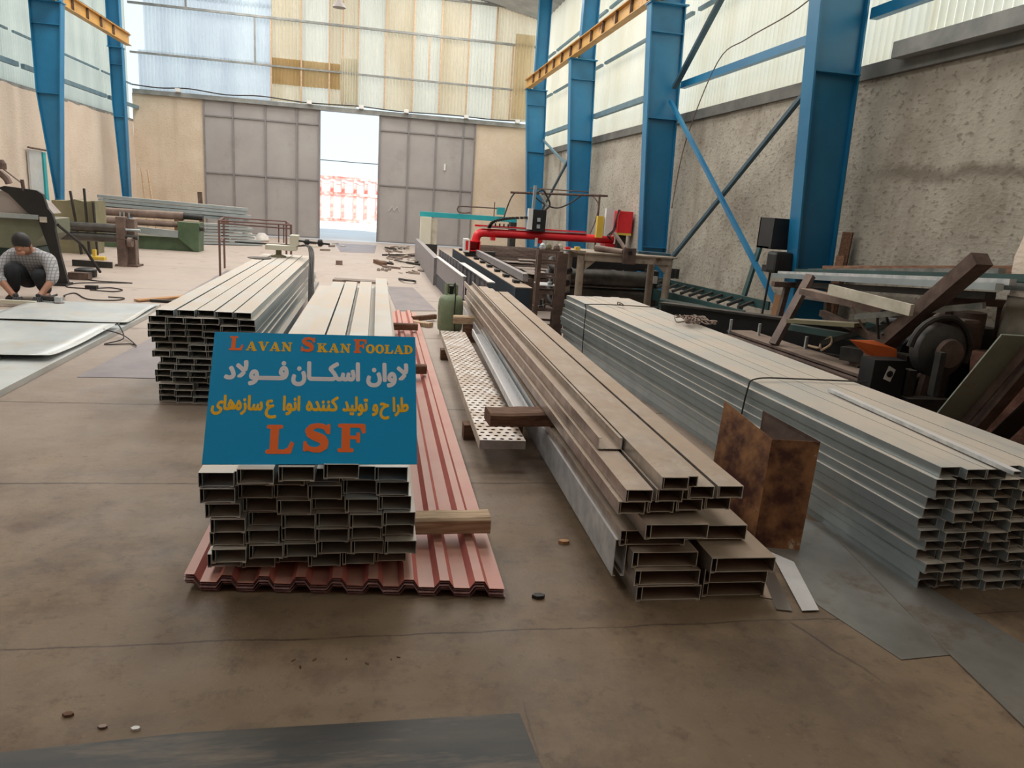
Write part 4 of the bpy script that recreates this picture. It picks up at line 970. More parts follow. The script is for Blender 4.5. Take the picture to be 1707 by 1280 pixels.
for k in range(3):
    tag(MB().tube(catmull([(-.95, 9.7, .80), (-.80 + .02 * k, 9.3, .80), (-.72 + .02 * k, 8.4, .45 + .03 * k), (-.68 + .03 * k, 7.9, .12), (-.62 + .04 * k, 7.3 + .1 * k, .03)], 8), .010, 6).build('power_cable', 'rubber', smooth=True), 'dark cable drooping off the left stack toward the floor, %s of three' % ['left', 'middle', 'right'][k], 'cable', 'cables drooping off the left stack')
for i, (x, y) in enumerate(((-1.55, 12.9), (-1.35, 13.3))):
    tag(box('white_box', 'white', (x, x + .3, y, y + .25, .0, .1 + .6 * 0)), 'low pale box on the floor behind the rod frame, %s one' % ['left', 'right'][i], 'box')
# floor cables near the worker
cabs = [([(-4.25, 12.2, .01), (-4.15, 11.7, .01), (-3.9, 11.5, .01), (-3.45, 11.45, .01), (-3.9, 11.3, .01), (-4.1, 11.1, .01), (-4.05, 10.75, .01), (-3.8, 10.68, .01)], 'thin dark cable winding over the floor from the left machine'),
        ([(-3.72, 10.7, .01), (-3.55, 10.85, .01), (-3.35, 10.7, .01), (-3.4, 10.5, .01), (-3.7, 10.55, .01)], 'thin cable looping right of the dark plug'),
        ([(-3.65, 9.6, .05), (-3.8, 10.0, .01), (-3.75, 10.2, .01), (-3.45, 9.75, .01), (-3.15, 9.75, .01), (-3.1, 9.95, .01), (-3.3, 10.0, .01)], 'thin cable trailing from the grinder of the worker')]
for pts, lb in cabs: tag(MB().tube(catmull(pts, 8), .008, 5).build('power_cable', 'rubber'), lb, 'cable')
tag(box('cable_plug', 'black', (-3.80, -3.66, 10.66, 10.74, 0, .05)), 'dark plug joint on the floor cable right of the worker', 'plug')
tag(MB().tube(catmull([(-2.46, 7.6, .10), (-2.40, 7.5, .12), (-2.30, 7.3, .03), (-2.4, 7.1, .01), (-2.2, 7.15, .01), (-2.12, 7.05, .02), (-2.35, 7.45, .03), (-2.5, 7.4, .09)], 6), .006, 5).build('wire_loop', 'rubber'), 'black wire loop dangling at the edge of the zinc sheets', 'wire')
tag(MB().bar((-2.9, 9.75, .02), (-2.35, 10.4, .02), .1, .02).build('cardboard_strip', 'cardboard'), 'orange brown strip on the floor behind the zinc sheets', 'strip')
tag(MB().bar((-2.75, 9.8, .02), (-2.25, 9.75, .02), .05, .03).build('steel_bar', 'dark_steel'), 'dark bar on the floor just behind the zinc sheets', 'bar')
for i, (x, y) in enumerate(((-3.7, 21.4), (-3.4, 21.2), (-3.1, 21.5))):
    tag(MB().lathe((x, y, 0), [(.16, 0), (.2, .06), (.17, .16), (.08, .24)], 12).build('white_sack', 'plastic_bag', smooth=True), 'small pale sack by the left door leaf, %s of three' % ['left', 'middle', 'right'][i], 'sack', 'pale sacks near the door')
t = thing('yellow_valve', (-5.0, 14.5, 0), 'yellow fitting lying under the nearer rolling machine', 'fitting')
MB().box(-5.05, -4.8, 14.45, 14.6, 0, .06).build('body', 'yellow', t, bevel=.01); MB().box(-5.0, -4.95, 14.48, 14.56, .06, .18).build('stem', 'yellow', t)

# ================================================================== machines at centre
# far teal gantry
t = thing('cutting_gantry', (2.2, 19, 0), 'far teal beam gantry standing on a cream cabinet near the doors', 'gantry')
MB().box(1.04, 3.5, 18.95, 19.1, 1.03, 1.15).build('beam', 'teal', t, bevel=.005)
MB().box(1.07, 1.33, 18.9, 19.3, .36, 1.03).build('cabinet', 'cream', t, bevel=.01)
MB().box(1.33, 1.48, 18.95, 19.3, .34, .98).build('cabinet_side', 'white_dirty', t)
MB().box(1.05, 1.5, 18.9, 19.3, .0, .36).build('carriage', 'dark_steel', t)
MB().box(3.35, 3.5, 18.95, 19.3, .0, 1.03).build('far_leg', 'dark_steel', t)
MB().box(2.97, 3.16, 18.85, 19.0, 1.2, 1.38).build('motor_box', 'teal', t, bevel=.005)
MB().tube(catmull([(2.98, 18.95, 1.35), (2.1, 18.95, 1.34), (1.98, 18.95, 1.30), (1.98, 18.95, 1.22), (2.08, 18.95, 1.18), (2.3, 18.95, 1.2)], 6), .018, 6).build('cable_loop', 'rust_steel', t)
MB().tube([(2.9, 18.95, 1.15), (2.9, 18.95, 1.5)], .012, 6).build('post', 'rust_steel', t)
# rails along the bed
tag(MB().bar((1.045, 13.1, .0 + .24), (1.0, 19.0, .24), .10, .48).build('track_beam', 'grey_steel'), 'long low track beam carrying the cream cabinet of the far gantry', 'beam')
t = thing('steel_beam', (1.12, 11.4, 0), 'tall grey ribbed side panel beam just behind the gas cylinder', 'beam')
MB().bar((1.16, 9.85, .36), (1.05, 13.1, .36), .02, .30).build('web', 'grey_steel', t)
MB().bar((1.16, 9.85, .505), (1.05, 13.1, .505), .06, .012).build('top_flange', 'galv_clean', t)
MB().bar((1.20, 9.9, .1), (1.09, 13.0, .1), .10, .20).build('foot_beam', 'navy', t)
t = thing('steel_beam', (1.35, 11.5, 0), 'second grey ribbed side beam with bright top edge beside the cutting bed', 'beam')
MB().bar((1.44, 9.6, .37), (1.26, 15.3, .37), .02, .26).build('web', 'grey_steel', t)
MB().bar((1.44, 9.25, .51), (1.36, 12.0, .51), .09, .014).build('top_flange', 'galv_clean', t)
for k in range(14): MB().box(1.40 - k * .0125, 1.43 - k * .0125, 9.7 + k * .4, 9.72 + k * .4, .0, .5).build('rib', 'grey_steel', t)
# bed rail with machine slides
t = thing('guide_rail', (1.75, 12, 0), 'dark navy guide rail with grey top slide running along the cutting bed', 'rail')
MB().bar((1.83, 9.15, .235), (1.70, 16.0, .235), .20, .47).build('rail_body', 'navy', t, bevel=.006)
MB().bar((1.94, 9.6, .56), (1.82, 16.0, .56), .07, .10).build('slide', 'grey_steel', t)
MB().bar((1.84, 9.15, .475), (1.71, 16.0, .475), .22, .012).build('rail_lip', 'galv_brown', t)
for k in range(9): MB().box(1.79 - k * .014, 1.87 - k * .014, 9.6 + k * .72, 9.75 + k * .72, .48, .52).build('slide_block', 'black', t)
# cutting bed
t = thing('cutting_bed', (3.1, 13, 0), 'long rusty slatted cutting bed under the red gantry', 'cutting bed')
MB().box(2.02, 2.10, 10.5, 17.6, .0, .50).build('bed_side', 'dark_steel', t); MB().box(4.0, 4.08, 10.5, 17.6, .0, .50).build('bed_side', 'dark_steel', t)
MB().box(2.02, 4.08, 10.5, 10.56, 0, .46).build('bed_end', 'rust_steel', t); MB().box(2.02, 4.08, 17.5, 17.6, 0, .5).build('bed_end', 'rust_steel', t)
MB().box(2.1, 4.0, 10.56, 17.5, .15, .2).build('slag_tray', 'scrap', t)
for k in range(46):
    y = 10.6 + k * .15; z1 = .50 + .02 * noise.noise(Vector((k * .7, 0, 0)))
    m = MB(); n = 12; vs = []; fs = []
    for i in range(n + 1):
        x = 2.1 + 1.9 * i / n; zt = z1 + .018 * noise.noise(Vector((x * 6, y * 5, 1)))
        vs += [(x, y, .2), (x, y + .006, .2), (x, y, zt), (x, y + .006, zt)]
    for i in range(n):
        q = 4 * i; fs += [(q, q + 4, q + 6, q + 2), (q + 1, q + 3, q + 7, q + 5), (q + 2, q + 6, q + 7, q + 3)]
    m.add(vs, fs).build('bed_slat', 'rust_tube' if k % 3 else 'scrap', t)
for i, (x, y, a, w, h) in enumerate(((2.4, 10.7, .3, .5, .35), (2.9, 10.8, -.2, .6, .4), (3.3, 10.9, .5, .5, .4), (2.5, 11.4, .1, .7, .3), (3.1, 11.9, -.4, .6, .4), (2.4, 12.6, .2, .5, .3), (3.4, 12.4, .1, .5, .5), (2.9, 13.1, -.1, .8, .3), (3.6, 13.4, .4, .4, .4), (2.35, 11.0, 0, .3, .5))):
    ca, sa = math.cos(a), math.sin(a); pts = [(-w / 2, -h / 2), (w / 2, -h / 2), (w / 2, h * .1), (w * .1, h * .1), (w * .1, h / 2), (-w / 2, h / 2)]
    tag(MB().prism([(x + px * ca - py * sa, y + px * sa + py * ca, .522 + .003 * (i % 4)) for px, py in pts], (0, 0, .008)).build('cut_offcut', 'scrap'), 'irregular cut plate lying on the cutting bed, %s from the near end' % ORD[sorted((10.7, 10.8, 10.9, 11.4, 11.9, 12.6, 12.4, 13.1, 13.4, 11.0)).index(y)], 'offcut', 'offcuts on the cutting bed')
# red gantry
t = thing('cutting_gantry', (3.0, 14.0, 0), 'bright red pipe gantry spanning the cutting bed with a black torch carriage', 'gantry')
cyl(MB(), (2.02, 14.0, .93), (4.5, 14.0, .95), .078, 24).build('beam', 'red', t, smooth=True)
MB().tube(catmull([(2.05, 14.0, .93), (1.93, 14.0, .925), (1.85, 14.0, .87), (1.82, 14.0, .74)], 6), .078, 20).build('elbow', 'red', t, smooth=True)
MB().box(1.70, 1.90, 13.86, 14.15, .585, .60).box(1.70, 1.90, 13.86, 14.15, .76, .775).box(1.70, 1.715, 13.86, 14.15, .6, .76).box(1.885, 1.90, 13.86, 14.15, .6, .76).box(1.715, 1.885, 14.1, 14.15, .6, .76).build('end_carriage', 'red', t)
cpl = MB().box(1.60, 1.70, 13.86, 14.15, .56, .80).build('carriage_plate', 'white', t, bevel=.005)
MB().box(1.625, 1.675, 13.855, 13.86, .6, .77).build('carriage_mark', 'red', cpl)
MB().box(1.64, 2.2, 13.9, 14.1, .49, .585).build('carriage_foot', 'dark_steel', t)
MB().box(1.80, 3.95, 14.02, 14.10, 1.035, 1.07).build('top_rail', 'red', t)
MB().box(1.9, 3.95, 13.92, 13.99, 1.03, 1.045).build('top_track', 'grey_steel', t)
MB().box(4.30, 4.5, 13.85, 14.15, 0, .88).build('far_leg', 'red', t)
tcar = MB().box(2.82, 3.10, 13.8, 13.93, 1.02, 1.42).build('torch_carriage', 'black', t, bevel=.006)
MB().box(2.76, 2.84, 13.78, 13.92, 1.05, 1.43).build('carriage_side', 'white', tcar)
MB().box(2.93, 2.99, 13.78, 13.82, 1.08, 1.15).box(2.93, 2.99, 13.78, 13.82, 1.2, 1.27).build('torch_dials', 'galv_clean', tcar)
MB().bar((2.85, 13.85, 1.42), (2.86, 13.85, 1.85), .06, .05).build('mast', 'galv', t)
MB().tube([(2.96, 13.85, 1.70), (3.12, 13.85, 1.48)], .02, 8).build('strut', 'galv', t)
MB().tube(catmull([(2.9, 13.85, 1.72), (3.0, 13.85, 1.78), (3.1, 13.85, 1.66), (3.16, 13.85, 1.52), (3.08, 13.85, 1.42)], 5), .018, 6).build('hose', 'rubber', t)
ch = catmull([(2.05, 13.9, 1.04), (2.12, 13.9, 1.14), (2.3, 13.9, 1.20), (2.5, 13.9, 1.235), (2.78, 13.9, 1.26)], 8)
for i, p in enumerate(ch[::2]): MB().box(p.x - .028, p.x + .028, 13.85, 13.93, p.z - .022, p.z + .022).build('chain_link', 'rubber', t)
for x in (2.16, 2.24, 2.32, 2.40): cyl(MB(), (x, 13.86, 1.06), (x, 13.86, 1.12), .014, 8).build('hose_fitting', 'rubber', t)
for x in (2.1, 3.0): MB().box(x, x + .08, 13.9, 14.05, .80, .86).build('bracket', 'red', t)
cyl(MB(), (2.96, 13.86, .74), (2.96, 13.86, .90), .03, 10).build('torch', 'plastic_bag', t)
# red control box with white side and yellow stripe
t = thing('control_cabinet', (4.55, 13.9, 0), 'red control cabinet with yellow stripe beside the third column', 'control box')
ccab = MB().box(4.44, 4.72, 13.6, 13.95, 1.10, 1.50).build('cabinet', 'red', t, bevel=.008)
MB().box(4.44, 4.72, 13.6, 13.95, 1.06, 1.10).build('stripe', 'yellow', ccab)
MB().box(4.24, 4.40, 13.75, 13.85, 1.02, 1.53).build('side_panel', 'white', t)
MB().box(4.10, 4.22, 13.8, 13.9, .98, 1.38).build('yellow_panel', 'yellow', t)
MB().box(4.5, 4.66, 13.7, 13.85, 0, 1.06).build('stand', 'dark_steel', t)
for k in range(3): MB().tube(catmull([(4.46 - .02 * k, 13.58, 1.52), (4.40 - .01 * k, 13.55, 1.35), (4.40 - .03 * k, 13.55, 1.15), (4.30 - .03 * k, 13.55, 1.03), (4.38, 13.6, .95)], 5), .012, 5).build('hose', 'rubber' if k else 'red', t)
tag(MB().lathe((4.72, 13.2, .55), [(.2, -.05), (.24, 0), (.2, .05)], 18, 'y').build('cable_coil', 'rubber', smooth=True), 'dark coil hanging right of the red control cabinet', 'coil')
# hose boom behind the gantry
t = thing('hose_boom', (3.7, 15, 0), 'thin rusty hose boom with hanging loops behind the red gantry', 'boom')
MB().tube([(2.6, 15, 1.71), (4.62, 15, 1.78)], .022, 8).build('boom_arm', 'rust_steel', t)
MB().tube([(3.0, 15, 1.82), (4.2, 15, 1.83)], .012, 6).build('boom_arm', 'rust_steel', t)
MB().tube([(4.45, 15, 0), (4.45, 15, 1.8)], .022, 8).build('boom_post', 'rust_steel', t)
MB().tube(catmull([(3.0, 15, 1.75), (3.25, 15, 1.56), (3.55, 15, 1.47), (3.8, 15, 1.56), (4.05, 15, 1.74)], 8), .016, 6).build('hose', 'rubber', t)
MB().tube(catmull([(4.3, 15, 1.76), (4.42, 14.95, 1.6), (4.4, 14.95, 1.3), (4.3, 14.95, 1.0)], 6), .014, 6).build('hose', 'rust_tube', t)
MB().tube(catmull([(2.7, 15, 1.72), (2.62, 15, 1.6), (2.55, 15, 1.4), (2.5, 15, 1.2)], 6), .014, 6).build('hose', 'rubber', t)

# rusty rack
t = thing('steel_rack', (1.95, 8.25, 0), 'narrow rusty steel rack with shelves standing before the far right stack end', 'rack')
for x, y in ((1.80, 8.2), (2.02, 8.1), (2.08, 8.5), (1.86, 8.55)): MB().box(x - .022, x + .022, y - .022, y + .022, 0, 1.02).build('post', 'rust_steel', t)
MB().box(1.98, 2.10, 8.08, 8.12, 0, 1.0).build('side_plate', 'rust_steel', t)
for z in (.18, .36, .54, .72, .88, 1.0):
    MB().bar((1.80, 8.2, z), (2.02, 8.1, z), .02, .025).build('rung', 'rust_steel', t)
    MB().bar((1.86, 8.55, z), (2.08, 8.5, z), .02, .025).build('rung', 'rust_steel', t)
for z in (.35, .62): MB().box(1.82, 2.02, 8.15, 8.5, z, z + .008).build('shelf', 'galv_clean' if z > .5 else 'rust_steel', t)
for i in range(7):
    x, y, z = 1.86 + .02 * i, 8.2 + .04 * (i % 4), .36 if i < 4 else .63
    cyl(MB(), (x, y, z), (x + .04, y + .03, z + .08), .025, 10)
    tag(MB().lathe((x, y, z), [(.022, 0), (.025, .03), (.012, .04), (.012, .1)], 10).build('machine_part', ['dark_steel', 'galv', 'rust_tube'][i % 3]), 'small steel part on the %s shelf of the rusty rack, %s from the left' % ('lower' if i < 4 else 'upper', ORD[i % 4]), 'machine part', 'parts on the rusty rack')
for i, (x, y, z, mt) in enumerate(((1.85, 8.3, 1.03, 'galv_clean'), (1.93, 8.35, 1.03, 'olive'), (2.0, 8.25, 1.03, 'rust_tube'), (2.08, 8.4, 1.03, 'white_dirty'))):
    tag(MB().lathe((x, y, 1.02), [(.03, 0), (.04, .02), (.03, .05), (.01, .07)], 9).build('machine_part', mt), 'small fitting on top of the rusty rack, %s from the left' % ORD[i], 'machine part', 'fittings on top of the rusty rack')
tag(MB().bar((1.60, 8.4, .93), (2.2, 8.6, .93), .2, .02).build('rack_board', 'galv'), 'grey board lying across the top of the rusty rack', 'board') if False else None
t = thing('parts_tray', (2.3, 8.7, 1.0), 'flat tray with small red and yellow parts at the left end of the workbench', 'tray')
MB().box(2.22, 2.56, 9.0, 9.25, .976, .99).build('tray', 'galv_brown', t)
MB().box(2.44, 2.50, 9.05, 9.13, .99, 1.03).build('yellow_part', 'yellow', t); MB().box(2.32, 2.38, 9.07, 9.15, .99, 1.02).build('red_part', 'red', t)
# workbench frame
t = thing('workbench', (3.1, 9.3, 0), 'beige steel bench frame with round legs standing over big dark rollers', 'workbench')
for x, y in ((2.52, 9.05), (3.68, 9.05), (2.52, 9.65), (3.68, 9.65)): cyl(MB(), (x, y, 0), (x, y, .93), .048, 18).build('leg', 'frame_beige', t, smooth=True)
MB().box(2.46, 3.76, 8.98, 9.72, .955, .975).build('bench_top', 'frame_beige', t, bevel=.003)
apr = MB().box(2.55, 3.70, 9.0, 9.05, .87, .955).build('front_apron', 'frame_beige', t); MB().box(2.52, 3.70, 9.62, 9.66, .87, .955).build('rear_apron', 'frame_beige', t)
MB().prism([(2.57, 9.02, .87), (2.57, 9.02, .75), (2.70, 9.02, .87)], (0, .012, 0)).build('gusset', 'frame_beige', apr)
MB().prism([(3.64, 9.02, .87), (3.51, 9.02, .87), (3.64, 9.02, .75)], (0, .012, 0)).build('gusset', 'frame_beige', apr)
t = thing('bearing_bracket', (3.1, 9.0, .9), 'rusty eye bracket with tube and lever hanging on the front edge of the bench', 'bracket')
bpl = MB().box(3.03, 3.19, 8.93, 8.975, .86, 1.06).build('plate', 'rust_steel', t, bevel=.006)
cyl(MB(), (3.11, 8.92, 1.0), (3.11, 8.935, 1.0), .026, 16).build('eye', 'black', bpl)
cyl(MB(), (2.75, 9.25, 1.02), (3.04, 9.0, 1.0), .04, 14).build('tube', 'rust_tube', t, smooth=True)
MB().tube([(3.06, 9.0, 1.05), (2.97, 9.2, 1.22)], .025, 8).build('lever', 'rust_tube', t)
tag(MB().prism([(3.35, 9.3, .978), (3.74, 9.15, .978), (3.78, 9.35, .978), (3.38, 9.5, .978)], (0, 0, .03)).build('steel_plate', 'blue_dark'), 'grey blue plate lying on the right end of the bench', 'plate')
# big rollers beneath
t = thing('roller_set', (3.2, 10.2, 0), 'big dark steel rollers with side frames beneath and behind the bench', 'roller machine')
cyl(MB(), (2.62, 10.0, .57), (3.82, 10.0, .57), .115, 28).build('upper_roller', 'roller', t, smooth=True)
cyl(MB(), (2.62, 10.0, .34), (3.80, 10.0, .34), .10, 28).build('lower_roller', 'roller', t, smooth=True)
MB().box(2.55, 3.95, 10.2, 10.3, .68, .86).build('guard', 'black', t)
MB().box(3.80, 3.88, 9.85, 10.2, 0, .72).build('end_frame', 'dark_steel', t); MB().box(2.5, 2.62, 9.85, 10.2, 0, .72).build('end_frame', 'dark_steel', t)
MB().box(3.80, 3.86, 9.82, 9.86, .55, .65).build('name_plate', 'white', t)
for z, x in ((.78, 2.3), (.62, 2.28), (.46, 2.3), (.32, 2.32)):
    MB().tube(catmull([(x + .18, 9.9, z), (x, 9.7, z + .03), (x - .03, 9.5, z - .05), (x + .08, 9.4, z - .09), (x + .2, 9.45, z - .08)], 6), .045, 10).build('thick_hose', 'rubber', t, smooth=True)
cyl(MB(), (2.36, 9.4, .5), (2.36, 9.38, .5), .03, 12).build('cap', 'white', t)
# roller conveyor right of bench
t = thing('roller_conveyor', (4.1, 9.3, 0), 'dark teal roller conveyor right of the bench', 'conveyor')
MB().bar((3.95, 10.6, .56), (4.45, 7.8, .56), .03, .10).build('side_rail', 'teal_dark', t)
MB().bar((3.75, 10.4, .40), (4.2, 7.9, .40), .05, .16).build('side_rail', 'teal_dark', t)
for k in range(12): cyl(MB(), (3.78 + k * .036, 10.2 - k * .2, .50), (3.98 + k * .036, 10.25 - k * .2, .57), .022, 8).build('conveyor_roller', 'roller', t)
for k in range(2): MB().box(3.9 + .25 * k, 3.98 + .25 * k, 9.9 - 1.6 * k, 10.0 - 1.6 * k, 0, .42).build('leg', 'teal_dark', t)
for k in range(3): MB().box(4.15 + .07 * k, 4.19 + .07 * k, 10.2, 10.3, .6, .74).build('upright_pin', 'black', t)
t = thing('teal_beam', (3.9, 8.6, .1), 'dark teal box beam with open end below the conveyor', 'beam')
MB().bar((3.50, 8.75, .42), (4.2, 8.5, .36), .22, .10).build('beam_body', 'teal_dark', t, bevel=.004)
MB().box(4.12, 4.3, 7.8, 8.0, .26, .46).build('end_block', 'teal', t) if False else None
MB().box(3.7, 3.8, 8.55, 8.75, 0, .36).build('leg', 'teal_dark', t)

# scrap heap near the doors and in the aisle
def junk(n, x0, x1, y0, y1, zmax, where, grp):
    for i in range(n):
        x, y = rnd.uniform(x0, x1), rnd.uniform(y0, y1); a = rnd.uniform(0, PI); L_ = rnd.uniform(.12, .5); z = 0.0
        dx, dy = L_ / 2 * math.cos(a), L_ / 2 * math.sin(a); k = i % 3
        mt = rnd.choice(['scrap', 'dark_steel', 'rust_tube', 'galv_brown', 'white_dirty'])
        if k == 0: m = MB().bar((x - dx, y - dy, z + .02), (x + dx, y + dy, z + .03), .05, .04)
        elif k == 1: m = MB().tube([(x - dx, y - dy, z + .02), (x + dx, y + dy, z + .04)], .015, 6)
        else: m = MB().prism([(x - dx, y - dy, z + .01), (x + dy * .6, y - dx * .6, z + .01), (x + dx, y + dy, z + .01), (x - dy * .4, y + dx * .5, z + .01)], (0, 0, .012))
        tag(m.build('scrap_piece', mt), 'small scrap of cut steel ' + where, 'scrap', grp)
junk(46, .25, 1.0, 17.2, 22.6, .10, 'in the heap on the floor inside the right door leaf', 'scrap heap inside the right door leaf')
junk(12, .1, .95, 14.5, 17.0, .0, 'strewn on the aisle floor before the scrap heap', 'scrap strewn on the aisle floor')
junk(9, -2.2, -.8, 19.5, 23.0, .02, 'on the floor inside the left door leaf', 'scrap inside the left door leaf')
tag(box('brick', 'rust_tube', (-.83, -.70, 15.95, 16.1, 0, .09)), 'small brown block alone on the aisle floor', 'block')
tag(MB().bar((-.02, 16.9, .04), (.18, 16.2, .04), .1, .08).build('timber_offcut', 'wood_dark'), 'brown timber offcut lying on the aisle floor', 'timber')
for i, (x, y) in enumerate(((.05, 15.2), (.13, 15.3), (.2, 15.15), (.27, 15.4))):
    tag(MB().lathe((x, y, 0), [(.03, 0), (.04, .02), (.02, .05)], 8).build('rubble_piece', 'scrap'), 'small pebble like scrap in a row on the aisle floor', 'scrap', 'pebbles in a row on the aisle floor')
tag(MB().tube(catmull([(.42, 13.7, .02), (.5, 13.3, .05), (.65, 13.2, .05), (.7, 13.4, .02)], 5), .02, 6).build('curved_strip', 'dark_steel'), 'dark curved strip on the aisle floor beside the grey beam', 'strip')
timber((.45, 9.0, .05), (.75, 9.25, .05), .05, .06, 'wood_dark', 'dark stick on the floor behind the gas cylinder', 'stick')
timber((.42, 8.9, .03), (.66, 8.72, .03), .1, .05, 'wood', 'pale board scrap on the floor left of the gas cylinder', 'board')

# ================================================================== right side scrap
def lbar(name, a, b_, w, h, mat, label, cat, grp=None): return tag(MB().bar(a, b_, w, h).build(name, mat), label, cat, grp)
# bundle of long profiles resting along the wall
bun = [((3.98, 6.95, .975), (3.86, 4.05, 1.20), .06, .045, 'galv', 'front lower'), ((4.03, 6.95, 1.0), (3.95, 4.05, 1.235), .05, .04, 'galv_clean', 'front upper'),
       ((4.12, 6.9, 1.0), (4.06, 3.9, 1.22), .07, .05, 'galv_dark', 'middle lower'), ((4.18, 6.9, 1.03), (4.14, 3.9, 1.28), .06, .05, 'teal_dark', 'middle upper'),
       ((4.27, 6.9, 1.0), (4.23, 4.0, 1.25), .06, .06, 'galv_dark', 'rear lower'), ((4.33, 6.9, 1.04), (4.30, 4.52, 1.27), .06, .05, 'galv_dark', 'rear upper'),
       ((4.05, 6.6, .93), (3.95, 4.2, 1.13), .08, .05, 'dark_steel', 'lowest dark')]
for a, b_, w, h, mt, wd in bun: lbar('steel_profile', a, b_, w, h, mt, 'long thin profile in the rack along the right wall, %s one' % wd, 'steel profile', 'long profiles racked along the right wall')
lbar('timber_plank', (4.42, 6.8, 1.06), (4.42, 4.52, 1.27), .05, .10, 'wood_y', 'brown plank behind the racked profiles on the right wall', 'plank')
for i, (y, z1) in enumerate(((6.65, .955), (4.55, 1.09))):
    t = thing('rack_post', (3.9, y, 0), 'dark steel trestle under the racked profiles, %s one' % ['farther', 'nearer'][i], 'trestle')
    MB().bar((3.84, y, 0), (3.96, y, z1 - .02), .05, .05).build('leg', 'rust_steel', t); MB().bar((4.5, y, 0), (4.4, y, z1 - .02), .05, .05).build('leg', 'rust_steel', t)
    MB().bar((3.8, y, z1 - .04), (4.55, y, z1 - .04), .06, .05).build('crossbar', 'rust_steel', t)
lbar('timber_post', (3.30, 5.62, .50), (3.62, 5.75, 1.08), .07, .05, 'rust_tube', 'slanting brown post in front of the black beam', 'post')
lbar('heavy_bar', (3.58, 4.88, .49), (3.60, 3.95, 1.37), .12, .09, 'rust_steel', 'heavy dark bar leaning diagonally over the scrap pile', 'bar')
lbar('white_board', (3.42, 5.15, 1.03), (3.46, 4.28, 1.0), .03, .075, 'white_dirty', 'chipped white board lying across the scrap', 'board')
lbar('timber_plank', (3.5, 5.6, .96), (3.62, 4.6, .93), .12, .05, 'rust_tube', 'brown grey plank beneath the white board', 'plank')
lbar('steel_profile', (3.4, 4.75, .88), (3.78, 4.05, 1.08), .06, .04, 'galv_dark', 'short grey profile crossing under the heavy dark bar', 'steel profile')
t = thing('steel_beam', (3.9, 6.4, 0), 'long black I beam lying behind the long right stack', 'beam')
a, b_ = Vector((2.95, 7.3, .47)), Vector((4.3, 5.3, .55))
MB().bar(a, b_, .02, .26).build('web', 'black', t); MB().bar(a + Vector((0, 0, .13)), b_ + Vector((0, 0, .13)), .14, .02).build('top_flange', 'dark_steel', t); MB().bar(a - Vector((0, 0, .13)), b_ - Vector((0, 0, .13)), .14, .02).build('bottom_flange', 'dark_steel', t)
for p, w in ((a + (b_ - a) * .15, 'farther'), (a + (b_ - a) * .8, 'nearer')): tag(box('steel_block', 'dark_steel', (p.x - .1, p.x + .1, p.y - .1, p.y + .1, 0, p.z - .14)), 'dark block under the black I beam, %s one' % w, 'block')
lbar('steel_plank', (3.36, 6.35, .485), (3.52, 4.42, .485), .26, .02, 'rust_tube', 'dusty long plank behind the long right stack, upper one', 'plank', 'dusty planks behind the right stack')
lbar('steel_plank', (3.30, 6.30, .455), (3.46, 4.40, .455), .26, .02, 'rust_steel', 'dusty long plank behind the long right stack, lower one', 'plank', 'dusty planks behind the right stack')
for y, w in ((4.8, 'nearer'), (6.0, 'farther')): tag(box('steel_block', 'black', (3.3, 3.5, y, y + .15, 0, .44)), 'black block hidden under the dusty planks, %s one' % w, 'block')
for i, (x, y) in enumerate(((3.24, 6.3), (3.42, 6.1), (3.52, 5.5))): tag(MB().bar((x, y, .47), (x, y, .60), .02, .02).build('upright_pin', 'galv_clean'), 'short pale pin standing behind the planks, %s from the left' % ORD[i], 'pin', 'pins behind the dusty planks')
# wheel / motor assembly
t = thing('wheel_assembly', (3.65, 4.2, 0), 'big dark wheel hub on a frame in the scrap pile', 'machine')
MB().lathe((3.62, 4.15, .76), [(.07, -.08), (.13, -.06), (.175, -.02), (.175, .06), (.15, .10), (.07, .11)], 30, 'y').build('drum', 'dark_steel', t, smooth=True)
MB().lathe((3.62, 4.06, .76), [(.04, -.02), (.09, -.01), (.10, .03)], 20, 'y').build('hub', 'rust_steel', t, smooth=True)
arc = [(3.62 + .22 * math.cos(a), 4.16, .76 + .22 * math.sin(a)) for a in [math.radians(q) for q in range(-20, 190, 15)]]
MB().tube(arc, .022, 8).build('guard_hoop', 'dark_steel', t, smooth=True)
MB().box(3.52, 3.58, 4.26, 4.34, 0, .6).build('leg', 'dark_steel', t); MB().box(3.76, 3.82, 4.26, 4.34, 0, .6).build('leg', 'dark_steel', t)
MB().box(3.50, 3.84, 4.2, 4.3, .3, .42).build('crossbar', 'dark_steel', t)
MB().bar((3.50, 4.0, .5), (3.50, 4.0, .78), .05, .04).build('strut', 'dark_steel', t)
t = thing('black_marked_box', (3.42, 4.3, .2), 'black box with a white square and dark ring mark in the scrap pile', 'box')
MB().box(3.26, 3.50, 4.28, 4.42, .3, .66).build('box', 'black', t)
wmk = MB().prism([(3.345, 4.276, .535), (3.40, 4.276, .515), (3.425, 4.276, .60), (3.37, 4.276, .625)], (0, .003, 0)).build('white_mark', 'white', t)
MB().lathe((3.385, 4.274, .57), [(.022, -.003), (.022, .002)], 16, 'y').build('mark_ring', 'black', wmk)
MB().box(3.3, 3.48, 4.3, 4.4, 0, .3).build('stand', 'black', t)
t = thing('orange_bracket', (3.45, 4.5, .5), 'orange painted steel piece half buried in the scrap pile', 'scrap')
MB().prism([(3.30, 4.62, .73), (3.46, 4.58, .74), (3.58, 4.5, .70), (3.6, 4.5, .60), (3.54, 4.52, .60), (3.42, 4.58, .64)], (0, .02, 0)).build('plate', 'orange', t)
MB().bar((3.45, 4.55, .3), (3.5, 4.55, .62), .06, .04).build('stem', 'dark_steel', t)
